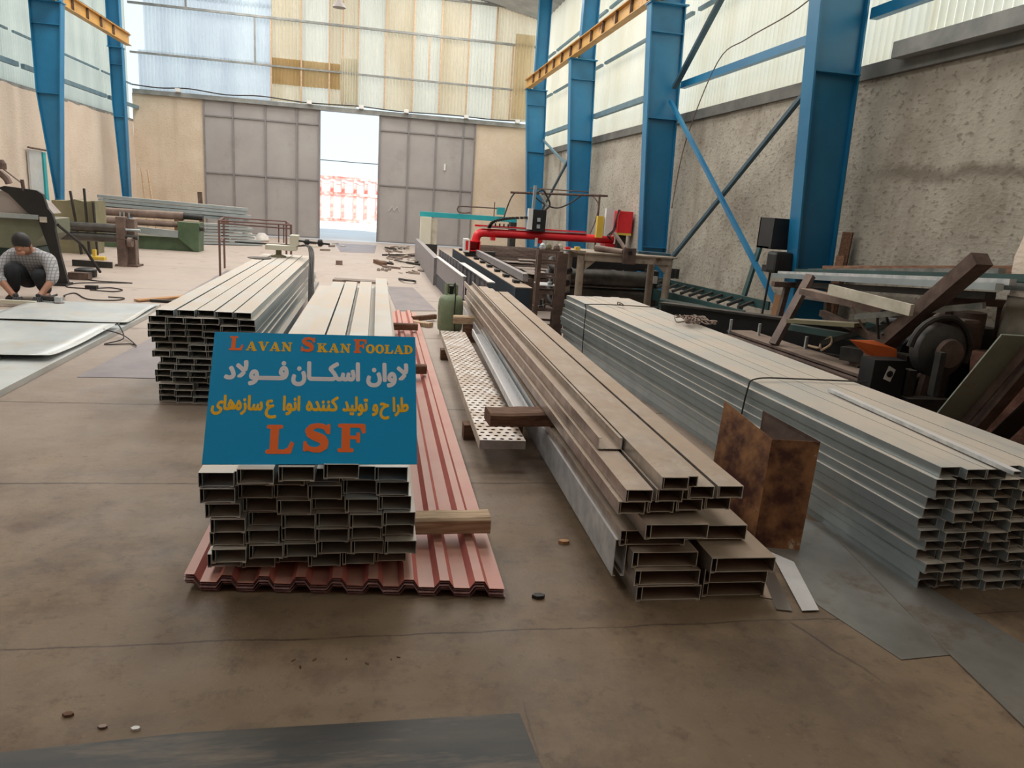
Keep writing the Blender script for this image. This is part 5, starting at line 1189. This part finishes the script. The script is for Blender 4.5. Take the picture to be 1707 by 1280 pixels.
for i, (pts, mt, lb) in enumerate((([(3.5, 4.6, .75), (3.46, 4.6, .9), (3.5, 4.6, .95), (3.56, 4.6, .85)], 'rubber', 'bent dark wire sticking up beside the orange piece'),
    ([(3.52, 4.6, .78), (3.62, 4.6, .86), (3.66, 4.55, .97), (3.74, 4.5, 1.0)], 'rubber', 'curved dark cable arching toward the heavy bar'),
    ([(3.38, 4.8, .95), (3.46, 4.75, .82), (3.5, 4.7, .76)], 'rust_tube', 'thin brown rod leaning left of the orange piece'),
    ([(3.40, 5.1, .56), (3.44, 5.05, .62), (3.5, 5.15, .66), (3.46, 5.2, .6), (3.38, 5.1, .58), (3.42, 5.3, .56), (3.5, 5.25, .55)], 'wood', 'tangled pale rope on the dusty planks'))):
    tag(MB().tube(catmull(pts, 6), .009, 6).build('bent_wire', mt), lb, 'wire')
lbar('rag_board', (3.3, 5.4, .74), (3.55, 4.9, .80), .16, .03, 'olive', 'olive board lying flat in the scrap pile', 'board')
for i in range(16):
    x, y, z = rnd.uniform(3.5, 4.4), rnd.uniform(4.3, 6.0), rnd.choice([.04, .12, .25]); a = rnd.uniform(0, PI); l = rnd.uniform(.2, .5)
    lbar('scrap_piece', (x, y, z), (x + l * math.cos(a), y + l * math.sin(a), z + rnd.uniform(-.02, .05)), rnd.uniform(.04, .16), rnd.uniform(.03, .08), rnd.choice(['dark_steel', 'black', 'rust_steel', 'teal_dark', 'olive']), 'dark scrap piece heaped under the racked profiles', 'scrap', 'dark scrap under the racked profiles')
t = thing('old_machine', (4.1, 5.2, 0), 'black greasy machine body filling the space under the racked profiles', 'machine')
MB().prism([(3.72, 4.70, 0), (4.60, 4.70, 0), (4.60, 4.70, .84), (3.95, 4.70, .86), (3.78, 4.70, .70), (3.72, 4.70, .5)], (0, .42, 0)).build('body', 'black', t, bevel=.01)
for k in range(3): MB().lathe((3.80 + .18 * k, 4.68, .55 - .1 * (k % 2)), [(.05, -.04), (.06, -.02), (.06, .02)], 14, 'y').build('knob', 'dark_steel', t)
MB().tube(catmull([(3.75, 4.68, .3), (3.9, 4.6, .5), (4.1, 4.6, .45), (4.2, 4.62, .7)], 6), .02, 8).build('hose', 'rust_steel', t)
MB().box(3.74, 3.80, 4.75, 5.1, .70, .80).build('side_cover', 'teal_dark', t)
for i, (a, b_, w, h, mt, wd) in enumerate((((3.55, 5.9, .62), (3.66, 4.75, .70), .10, .05, 'teal_dark', 'dark teal flat bar'), ((3.62, 5.5, .80), (3.58, 4.6, .72), .05, .05, 'rust_steel', 'brown square bar'),
    ((3.45, 5.2, .60), (3.72, 4.7, .86), .035, .035, 'dark_steel', 'thin dark rod'), ((3.70, 5.9, .88), (3.95, 4.3, .94), .14, .02, 'scrap', 'pale grey flat strip'), ((3.5, 4.95, .58), (3.75, 4.55, .60), .16, .10, 'dark_steel', 'dark blocky offcut'))):
    lbar('scrap_piece', a, b_, w, h, mt, wd + ' lying crosswise in the scrap pile by the orange piece', 'scrap')
t = thing('paint_bucket', (4.0, 4.25, .6), 'brown dented drum behind the wheel in the scrap pile', 'drum')
MB().lathe((4.12, 4.56, .72), [(.13, 0), (.135, .02), (.13, .1), (.135, .12), (.13, .26)], 24).build('drum_body', 'rust_tube', t, smooth=True); MB().box(4.02, 4.22, 4.47, 4.65, 0, .72).build('stand', 'black', t)
# leaning weathered channel and plates
t = thing('leaning_channel', (3.4, 3.8, 0), 'weathered green grey channel leaning beside the wall block', 'steel channel')
A, B_ = Vector((3.34, 4.02, .0)), Vector((3.42, 3.50, .98)); w = Vector((.17, -.02, 0))
nrm = (B_ - A).cross(w).normalized()
lfc = MB().hexa([A, A + w, A + w + nrm * .01, A + nrm * .01, B_, B_ + w, B_ + w + nrm * .01, B_ + nrm * .01]).build('face', 'verdigris', t)
MB().hexa([A + w, A + w * 1.06, A + w * 1.06 - nrm * .06, A + w - nrm * .06, B_ + w, B_ + w * 1.06, B_ + w * 1.06 - nrm * .06, B_ + w - nrm * .06]).build('flange', 'rust_steel', t)
for s_ in (.25, .75): 
    p = B_ + (A - B_) * .05 + w * s_ + nrm * .011; MB().lathe(p, [(.006, 0), (.006, .002)], 8, 'y').build('bolt_hole', 'black', lfc)
lbar('leaning_beam', (3.62, 3.95, 0), (3.66, 3.42, .97), .09, .06, 'rust_steel', 'rusty beam leaning just right of the green grey channel', 'beam')
lbar('leaning_plate', (3.80, 3.95, 0), (3.80, 3.3, .95), .16, .012, 'dark_steel', 'dark plate leaning at the right edge beside the rusty beam', 'plate')
# wall block + rubble
rb = MB()
def lumpy(name, mat, x0, x1, y0, y1, z0, z1, amp, label, cat, seed):
    bm = bmesh.new(); bmesh.ops.create_cube(bm, size=1); bmesh.ops.subdivide_edges(bm, edges=bm.edges, cuts=7, use_grid_fill=True)
    for v in bm.verts:
        p = Vector((x0 + (v.co.x + .5) * (x1 - x0), y0 + (v.co.y + .5) * (y1 - y0), z0 + (v.co.z + .5) * (z1 - z0)))
        d = Vector((noise.noise(p * 4 + Vector((seed, 0, 0))), noise.noise(p * 4 + Vector((0, seed, 9))), noise.noise(p * 4 + Vector((5, 0, seed)))))
        v.co = p + d * amp
    me = bpy.data.meshes.new(name); c = Vector(((x0 + x1) / 2, (y0 + y1) / 2, z0)); bmesh.ops.translate(bm, verts=bm.verts, vec=-c); bm.to_mesh(me); bm.free()
    for p in me.polygons: p.use_smooth = True
    me.materials.append(MT[mat]); o = bpy.data.objects.new(name, me); COL.objects.link(o); o.location = c
    return tag(o, label, cat)
o = lumpy('wall_block', 'plaster_left', 4.32, 4.80, 3.0, 4.45, .78, 1.62, .05, 'x', 'x', 3); del o['label']; del o['category']; o.name = 'wall_right_pier'; struct(o)
lumpy('plaster_patch', 'white_dirty', 4.26, 4.34, 4.02, 4.40, .84, 1.12, .02, 'rough white patch on the broken wall pier at right', 'plaster patch', 8)
o = lumpy('wall_block', 'brick', 4.0, 4.80, 2.6, 4.3, 0, .76, .09, 'x', 'x', 5); del o['label']; del o['category']; o.name = 'wall_right_footing'; struct(o)
for i in range(14):
    x, y = rnd.uniform(3.55, 4.0), rnd.uniform(2.6, 3.6); s = rnd.uniform(.04, .09)
    lumpy('rubble_piece', 'brick', x, x + s * 1.6, y, y + s * 1.3, 0, s * 1.2, .02, 'reddish brick fragment at the foot of the right wall', 'rubble', i)['group'] = 'brick fragments at the right wall foot'
# leaning pieces by nearest column and fan box
lbar('leaning_bar', (4.30, 8.35, 0), (4.52, 8.30, 1.30), .14, .03, 'teal_dark', 'dark green plank leaning on the wall left of the nearest column', 'plank')
t = thing('cabinet_fan', (4.2, 7.45, .98), 'black open box with a dark tank fixed on the nearest right column', 'box')
MB().box(4.08, 4.34, 7.30, 7.34, 1.22, 1.54).box(4.08, 4.10, 7.34, 7.6, 1.22, 1.54).box(4.08, 4.34, 7.34, 7.6, 1.22, 1.24).box(4.08, 4.34, 7.58, 7.6, 1.22, 1.54).build('box', 'black', t)
MB().box(4.06, 4.30, 7.12, 7.32, .98, 1.20).build('tank', 'black', t, bevel=.03)
MB().box(4.07, 4.36, 7.15, 7.4, .98, 1.05).build('bracket', 'black', t)
MB().tube([(4.12, 7.3, .98), (4.10, 7.35, 0)], .012, 6).build('cable', 'rubber', t)
lbar('timber_plank', (4.60, 6.85, 0), (4.68, 6.9, 1.45), .10, .03, 'wood_dark', 'dark timber leaning behind the nearest right column', 'timber')
lbar('timber_plank', (4.50, 6.75, 0), (4.58, 6.8, 1.22), .08, .03, 'orange' if False else 'wood_y', 'orange brown timber leaning behind the nearest right column', 'timber')
lbar('timber_plank', (4.0, 6.9, 0), (4.05, 6.95, .78), .07, .03, 'cardboard', 'short pale wood slat standing before the nearest column foot', 'timber')
# ================================================================== sign
BL, BR, TL, TR = Vector((-.573, 2.54, .556)), Vector((.164, 2.54, .560)), Vector((-.572, 2.80, .972)), Vector((.154, 2.80, .979))
sx = (BR - BL); sy = (TL - BL); sn = sx.cross(sy).normalized()       # points to the camera side / up
if sn.y > 0: sn = -sn
def SP(u, v, d=0.0):   # u from left, v from top
    a = TL + (TR - TL) * u; b_ = BL + (BR - BL) * u
    return a + (b_ - a) * v + sn * d
sg = thing('sign_board', ((BL + BR) / 2), 'blue board with Latin and Persian lettering propped on the front stack', 'sign')
brd = MB().hexa([SP(0, 1, -.008), SP(1, 1, -.008), SP(1, 0, -.008), SP(0, 0, -.008), SP(0, 1), SP(1, 1), SP(1, 0), SP(0, 0)]).build('board', 'sign_blue', sg)
MB().bar(SP(.5, .3, -.012), Vector((-.2, 2.98, .52)), .03, .02).build('prop', 'dark_steel', sg)
SW, SH = .73, .49
def build_pts(vs, fs, name, mat, z=0.0006):
    o = MB().add([SP(u, v, z + e) for u, v, e in vs], fs).build(name, mat, brd, fixn=False); return o
class G:
    """letter shapes in a cell: x to the right, y up, unit = cap height"""
    def __init__(s): s.v = []; s.f = []; s.e = 0
    def poly(s, pts):
        n = len(s.v); s.e += 1
        s.v += [(x, y, s.e * 2e-5) for x, y in pts]; s.f.append(tuple(range(n, n + len(pts)))); return s
    def rrect(s, x0, x1, y0, y1, r):
        r = min(r, (x1 - x0) / 2, (y1 - y0) / 2); p = []
        for cx, cy, a0 in ((x1 - r, y1 - r, 0), (x0 + r, y1 - r, 90), (x0 + r, y0 + r, 180), (x1 - r, y0 + r, 270)):
            for k in range(5): a = math.radians(a0 + k * 22.5); p.append((cx + r * math.cos(a), cy + r * math.sin(a)))
        return s.poly(p)
    def line(s, pts, w):
        ws = w if isinstance(w, (list, tuple)) else [w] * len(pts)
        for i in range(len(pts) - 1):
            (x0, y0), (x1, y1) = pts[i], pts[i + 1]; l = math.hypot(x1 - x0, y1 - y0) or 1; nx, ny = -(y1 - y0) / l / 2, (x1 - x0) / l / 2
            s.poly([(x0 - nx * ws[i], y0 - ny * ws[i]), (x1 - nx * ws[i + 1], y1 - ny * ws[i + 1]), (x1 + nx * ws[i + 1], y1 + ny * ws[i + 1]), (x0 + nx * ws[i], y0 + ny * ws[i])])
        for (x, y), ww in zip(pts, ws):
            s.poly([(x + ww / 2 * math.cos(2 * PI * k / 14), y + ww / 2 * math.sin(2 * PI * k / 14)) for k in range(14)])
        return s
    def ring(s, cx, cy, rx, ry, ix, iy, a0=0, a1=360):
        n = 36; base = len(s.v); s.e += 1
        for k in range(n + 1):
            a = math.radians(a0 + (a1 - a0) * k / n); c_, q = math.cos(a), math.sin(a)
            s.v += [(cx + ix * c_, cy + iy * q, s.e * 2e-5), (cx + rx * c_, cy + ry * q, s.e * 2e-5)]
        for k in range(n): s.f.append((base + 2 * k, base + 2 * k + 1, base + 2 * k + 3, base + 2 * k + 2))
        return s
def glyph(c):
    g = G()
    if c == 'L':
        g.rrect(.14, .44, 0, 1, .05).rrect(0, .58, .86, 1, .07).rrect(0, .9, 0, .15, .07).poly([(.58, .02), (.9, .02), (1.0, .36), (.88, .44), (.78, .22), (.6, .13)]); return g, 1.0
    if c == 'F':
        g.rrect(.14, .44, 0, 1, .05).rrect(0, .58, 0, .14, .07).rrect(0, .96, .86, 1, .07).poly([(.66, .98), (.98, .98), (1.0, .68), (.88, .64), (.8, .84), (.6, .88)])
        g.rrect(.4, .76, .45, .58, .03).rrect(.66, .80, .32, .70, .07); return g, 1.0
    if c == 'S':
        pts = [(.84, .70), (.80, .82), (.68, .90), (.48, .92), (.30, .86), (.22, .74), (.28, .62), (.46, .54), (.66, .46), (.76, .34), (.74, .20), (.60, .10), (.42, .08), (.24, .12), (.14, .24)]
        ws = [.12, .17, .18, .18, .22, .26, .28, .32, .32, .28, .26, .22, .18, .17, .12]
        g.line(pts, ws).rrect(.82, .94, .62, .98, .05).rrect(.05, .17, .02, .38, .05); return g, .98
    if c == 'A':
        g.line([(.16, .08), (.50, .90)], .13).line([(.86, .08), (.54, .88)], .30).rrect(.24, .74, .24, .36, .02).rrect(0, .36, 0, .13, .06).rrect(.56, 1.12, 0, .13, .06); return g, 1.1
    if c == 'V':
        g.line([(.26, .92), (.56, .14)], .30).line([(.92, .92), (.58, .12)], .13).rrect(0, .52, .87, 1, .06).rrect(.74, 1.1, .87, 1, .06); return g, 1.08
    if c == 'N':
        g.rrect(.14, .30, 0, 1, .04).rrect(.80, .95, 0, 1, .04).line([(.26, .90), (.84, .10)], .28).rrect(0, .42, 0, .13, .06).rrect(0, .4, .87, 1, .06).rrect(.66, 1.08, .87, 1, .06); return g, 1.08
    if c == 'K':
        g.rrect(.14, .44, 0, 1, .05).rrect(0, .56, 0, .13, .06).rrect(0, .56, .87, 1, .06).line([(.86, .90), (.44, .46)], .14).line([(.54, .54), (.88, .10)], .28).rrect(.64, 1.0, .87, 1, .06).rrect(.62, 1.14, 0, .13, .06); return g, 1.12
    if c == 'O':
        g.ring(.5, .5, .50, .52, .20, .34); return g, 1.0
    if c == 'D':
        g.rrect(.12, .42, 0, 1, .04).rrect(0, .5, 0, .13, .06).rrect(0, .5, .87, 1, .06).ring(.42, .5, .58, .5, .28, .36, -90, 90); return g, 1.0
def word(s, u0, u1, v_base, hts, mat, name, gap=.10):
    """letters fitted between u0 and u1, hts = height of each letter in v"""
    asp = SH / SW; gl = [glyph(c) for c in s]; tot = sum(w * h for (g, w), h in zip(gl, hts)) + gap * hts[-1] * (len(s) - 1)
    k = (u1 - u0) / tot; u = u0
    for (g, w), h in zip(gl, hts):
        vs = [(u + x * h * k, v_base - y * h, e) for x, y, e in g.v]
        build_pts(vs, g.f, name, mat); u += (w * h + gap * hts[-1]) * k
word('L', .075, .143, .143, [.112], 'sign_orange', 'letter'); word('AVAN', .155, .378, .143, [.072] * 4, 'sign_yellow', 'letter')
word('S', .418, .492, .143, [.118], 'sign_orange', 'letter'); word('KAN', .500, .668, .143, [.072] * 3, 'sign_yellow', 'letter')
word('F', .683, .750, .143, [.112], 'sign_orange', 'letter'); word('OOLAD', .745, .985, .143, [.072] * 5, 'sign_yellow', 'letter', .04)
word('L', .28, .412, .925, [.215], 'sign_orange', 'letter'); word('S', .447, .585, .912, [.215], 'sign_orange', 'letter'); word('F', .615, .750, .912, [.215], 'sign_orange', 'letter')
def persian(chars, u0, u1, v_base, vscale, mat, bold):
    d = bpy.data.curves.new('t', 'FONT'); d.body = ''.join(reversed(chars)); d.size = 1; d.resolution_u = 4
    o = bpy.data.objects.new('t', d); COL.objects.link(o); bpy.context.view_layer.update()
    cu = o.to_curve(bpy.context.evaluated_depsgraph_get()); loops = []
    for sp in cu.splines:
        pts = []; bp = sp.bezier_points; n = len(bp)
        for i in range(n):
            p, q = bp[i], bp[(i + 1) % n]
            for k in range(5):
                f = k / 5; g = 1 - f; c_ = p.co * g ** 3 + p.handle_right * 3 * g * g * f + q.handle_left * 3 * g * f * f + q.co * f ** 3
                pts.append((c_.x, c_.y))
        out_ = [pts[0]]
        for p_ in pts[1:]:
            if math.dist(p_, out_[-1]) > 1e-4: out_.append(p_)
        loops.append(out_)
    area = lambda l: sum(l[i - 1][0] * l[i][1] - l[i][0] * l[i - 1][1] for i in range(len(l))) / 2
    def inside(pt, l):
        c_ = False
        for i in range(len(l)):
            (xa, ya), (xb, yb) = l[i - 1], l[i]
            if (ya > pt[1]) != (yb > pt[1]) and pt[0] < (xb - xa) * (pt[1] - ya) / (yb - ya) + xa: c_ = not c_
        return c_
    ar = [area(l) for l in loops]; sg_ = 1 if ar[max(range(len(ar)), key=lambda i: abs(ar[i]))] > 0 else -1
    V = []; F = []
    from mathutils.geometry import tessellate_polygon
    for i, l in enumerate(loops):
        if ar[i] * sg_ < 0: continue
        grp = [l] + [h for j, h in enumerate(loops) if ar[j] * sg_ < 0 and inside(h[0], l)]
        tri = tessellate_polygon([[Vector((x, y, 0)) for x, y in g] for g in grp]); n = len(V)
        V += [p_ for g in grp for p_ in g]; F += [tuple(n + k for k in t_) for t_ in tri]
    x0, x1 = min(v[0] for v in V), max(v[0] for v in V)
    bpy.data.objects.remove(o)
    k = (u1 - u0) / (x1 - x0); vs = []; fs = []
    offs = [(0, 0)] + [(math.cos(2 * PI * i / 10), math.sin(2 * PI * i / 10)) for i in range(10)]
    for j, (ox, oy) in enumerate(offs):
        n = len(vs); vs += [(u0 + (x - x0) * k + ox * bold * SH / SW, v_base - y * vscale + oy * bold, j * 2e-5) for x, y in V]
        fs += [tuple(n + i for i in f) for f in F]
    build_pts(vs, fs, 'persian_word', mat)
U = lambda *a: [chr(x) for x in a]
b2 = .009
persian(U(0xFEFB, 0xFEED, 0xFE8D, 0xFEE5), .755, .96, .362, .19, 'sign_white', b2)
persian(U(0xFE8D, 0xFEB3, 0xFB91, 0x640, 0x640, 0x640, 0xFE8E, 0xFEE5), .388, .712, .362, .19, 'sign_white', b2)
persian(U(0xFED3, 0x640, 0x640, 0x640, 0xFEEE, 0xFEFB, 0xFEA9), .068, .362, .362, .19, 'sign_white', b2)
b3 = .0055
persian(U(0xFEC3, 0xFEAE, 0xFE8D), .885, .958, .60, .15, 'sign_yellow', b3)
persian(U(0xFEA1,), .820, .862, .60, .15, 'sign_yellow', b3)
persian(U(0xFEED,), .783, .807, .60, .15, 'sign_yellow', b3)
persian(U(0xFE97, 0xFEEE, 0xFEDF, 0xFBFF, 0xFEAA), .638, .756, .60, .15, 'sign_yellow', b3)
persian(U(0xFB90, 0xFEE8, 0xFEE8, 0xFEAA, 0xFEE9), .462, .612, .60, .15, 'sign_yellow', b3)
persian(U(0xFE8D, 0xFEE7, 0xFEEE, 0xFE8D), .352, .428, .60, .15, 'sign_yellow', b3)
persian(U(0xFEC9,), .270, .318, .60, .15, 'sign_yellow', b3)
persian(U(0xFEB3, 0xFE8E, 0xFEAF, 0xFEE9, 0xFEEB, 0xFE8E, 0xFBFC), .020, .252, .60, .15, 'sign_yellow', b3)

# ================================================================== crouching worker
def skin(name, chains, mat, parent, sub=2, root=0):
    """chains: lists of (x, y, z, r); points that coincide are welded"""
    vs = []; rs = []; es = []; idx = {}
    def vid(p):
        k = tuple(round(c, 3) for c in p[:3])
        if k not in idx: idx[k] = len(vs); vs.append(p[:3]); rs.append(p[3])
        return idx[k]
    for ch in chains:
        ids = [vid(p) for p in ch]
        for a, b_ in zip(ids, ids[1:]):
            if a != b_: es.append((a, b_))
    me = bpy.data.meshes.new(name); me.from_pydata(vs, es, []); o = bpy.data.objects.new(name, me); COL.objects.link(o)
    m = o.modifiers.new('skin', 'SKIN'); m.use_smooth_shade = True
    sv = me.skin_vertices[0].data if me.skin_vertices else None
    if sv is None:
        bm = bmesh.new(); bm.from_mesh(me); bm.verts.layers.skin.verify(); bm.to_mesh(me); bm.free(); sv = me.skin_vertices[0].data
    for i, r in enumerate(rs):
        rr = r if isinstance(r, tuple) else (r, r)
        sv[i].radius = rr; sv[i].use_root = (i == root)
    s = o.modifiers.new('sub', 'SUBSURF'); s.levels = sub; s.render_levels = sub
    bpy.context.view_layer.update(); dg = bpy.context.evaluated_depsgraph_get()
    me2 = bpy.data.meshes.new_from_object(o.evaluated_get(dg)); bpy.data.objects.remove(o)
    base = parent.location.copy(); q = parent.parent
    while q is not None: base += q.location; q = q.parent
    for v in me2.vertices: v.co -= base
    me2.materials.clear(); me2.materials.append(MT[mat])
    for p in me2.polygons: p.use_smooth = True
    o2 = bpy.data.objects.new(name, me2); COL.objects.link(o2); o2.parent = parent
    return o2
pt = thing('person', (-3.98, 9.55, 0), 'man in a checked grey shirt and dark gloves crouching over the metal sheets', 'person')
pel = (-4.02, 9.82, .24, .12); chest = (-3.98, 9.64, .44, .125); neck0 = (-3.96, 9.53, .56, .075)
neck1 = (-3.955, 9.46, .60, .055); head0 = (-3.96, 9.42, .63, .085); head1 = (-3.965, 9.37, .69, .085)
shL, shR = (-4.17, 9.52, .52, .075), (-3.77, 9.54, .53, .075)
elL, elR = (-4.24, 9.33, .30, .048), (-3.66, 9.36, .30, .048)
wrL, wrR = (-4.02, 9.16, .12, .032), (-3.73, 9.16, .13, .032)
hipL, hipR = (-4.14, 9.78, .22, .105), (-3.90, 9.80, .22, .105)
knL, knR = (-4.08, 9.34, .40, .075), (-3.82, 9.36, .33, .078)
anL, anR = (-4.16, 9.52, .09, .045), (-3.84, 9.60, .09, .045)
toL, toR = (-4.13, 9.34, .045, .035), (-3.80, 9.42, .045, .035)
thin = lambda p, r: (p[0], p[1] + .02, p[2], r)
bpel, bch = thin(pel, .075), thin(chest, .075)
body = [[bpel, bch, neck0, neck1, head0, head1], [bch, thin(shL, .05), elL, wrL, (-3.96, 9.12, .10, .034)], [bch, thin(shR, .05), elR, wrR, (-3.74, 9.10, .11, .034)],
        [bpel, thin(hipL, .07), thin(knL, .05), anL, toL], [bpel, thin(hipR, .07), thin(knR, .05), anR, toR]]
skin('body', body, 'skin', pt)
g_ = 1.16
sc_ = lambda p, k=g_: (p[0], p[1], p[2], p[3] * k)
def lerp(a, b_, f, r=None): return (a[0] + (b_[0] - a[0]) * f, a[1] + (b_[1] - a[1]) * f, a[2] + (b_[2] - a[2]) * f, r if r else (a[3] + (b_[3] - a[3]) * f))
skin('shirt', [[sc_(pel, 1.3), sc_(chest, 1.32), (-3.96, 9.53, .575, .085)], [sc_(chest, 1.32), sc_(shL, 1.25), sc_(elL, 1.45), lerp(elL, wrL, .45, .055)], [sc_(chest, 1.32), sc_(shR, 1.25), sc_(elR, 1.45), lerp(elR, wrR, .40, .055)]], 'shirt', pt)
for h_, k_, n_ in ((hipL, knL, anL), (hipR, knR, anR)):
    skin('trouser_leg', [[(pel[0], pel[1], pel[2], .14), sc_(h_, 1.2), sc_(lerp(h_, k_, .5), 1.25), sc_(k_, 1.25), sc_(lerp(k_, n_, .5), 1.35), (n_[0], n_[1], n_[2] + .01, .066)]], 'trousers', pt)
for a, b_ in ((anL, toL), (anR, toR)): skin('shoe', [[(a[0], a[1] + .03, .05, .05), (b_[0], b_[1] + .03, .045, .045), (b_[0], b_[1] - .06, .035, .038)]], 'black', pt, 1)
# head: face, ears, nose on the tilted head
def ellipsoid(c, r, rot=0, n=20, m_=12):
    q = MB(); vs = []; fs = []
    for j in range(m_ + 1):
        ph = PI * j / m_
        for i in range(n):
            a = 2 * PI * i / n; p = Vector((r[0] * math.sin(ph) * math.cos(a), r[1] * math.sin(ph) * math.sin(a), r[2] * math.cos(ph)))
            p.rotate(Matrix.Rotation(rot, 3, 'X')); vs.append(Vector(c) + p)
    for j in range(m_):
        for i in range(n): fs.append((j * n + i, j * n + (i + 1) % n, (j + 1) * n + (i + 1) % n, (j + 1) * n + i))
    return q.add(vs, fs)
hd = ellipsoid((-3.962, 9.365, .65), (.076, .092, .11), math.radians(-50))
hd.add(*[(lambda q: (q.v, q.f))(ellipsoid((-3.955, 9.265, .615), (.014, .022, .018)))][0])
hd.add(*[(lambda q: (q.v, q.f))(ellipsoid((-4.040, 9.385, .640), (.012, .022, .032)))][0])
hd.add(*[(lambda q: (q.v, q.f))(ellipsoid((-3.884, 9.385, .640), (.012, .022, .032)))][0])
hd.add(*[(lambda q: (q.v, q.f))(ellipsoid((-3.957, 9.29, .575), (.045, .04, .03)))][0])
hdo = hd.build('head', 'skin', pt, smooth=True)
hb = ellipsoid((-3.964, 9.355, .695), (.092, .125, .100), math.radians(-38)); hb.build('hair', 'hair', hdo, smooth=True)
for x in (-3.985, -3.928): MB().bar((x - .012, 9.283, .640), (x + .012, 9.283, .640), .006, .008).build('eyebrow', 'hair', hdo)
MB().bar((-3.975, 9.262, .590), (-3.938, 9.262, .590), .006, .012).build('moustache', 'hair', hdo)
def glove(w, h, side):
    chs = [[(w[0], w[1], w[2], .036), (h[0], h[1], h[2], .038)]]
    gl_ = skin('glove', chs, 'glove', pt, 1)
    for k in range(4):
        x = h[0] + (k - 1.5) * .021
        L_ = (.055, .065, .06, .045)[k]
        skin('glove_finger', [[(x, h[1] - .01, h[2], .011), (x, h[1] - .03, h[2] - .012, .0105), (x, h[1] - .03 - L_ * .4, h[2] - .035, .010), (x, h[1] - .02 - L_ * .3, h[2] - .06, .009)]], 'glove', gl_, 1)
    skin('glove_finger', [[(h[0] + side * .03, h[1] + .02, h[2], .013), (h[0] + side * .05, h[1] - .005, h[2] - .02, .011), (h[0] + side * .045, h[1] - .03, h[2] - .04, .010)]], 'glove', gl_, 1)
glove((-4.0, 9.14, .12), (-3.95, 9.11, .10), 1)
glove((-3.735, 9.13, .13), (-3.735, 9.09, .11), 1)
# held bar and grinder
tag(MB().bar((-4.75, 9.08, .055), (-3.72, 9.0, .055), .05, .04).build('steel_bar', 'cream'), 'pale flat bar lying under the gloves of the worker', 'bar')
t = thing('angle_grinder', (-3.62, 9.1, .05), 'dark angle grinder held in the right glove of the worker', 'grinder')
MB().tube([(-3.72, 9.12, .10), (-3.48, 9.06, .10)], .032, 12).build('body', 'dark_steel', t, smooth=True)
MB().lathe((-3.50, 9.04, .055), [(.055, 0), (.055, .006)], 20).build('disc', 'rust_steel', t)
MB().tube([(-3.60, 9.1, .12), (-3.58, 9.2, .13)], .014, 8).build('side_handle', 'black', t)
MB().box(-3.54, -3.47, 9.02, 9.08, .06, .13).build('gear_head', 'galv_clean', t, bevel=.005)
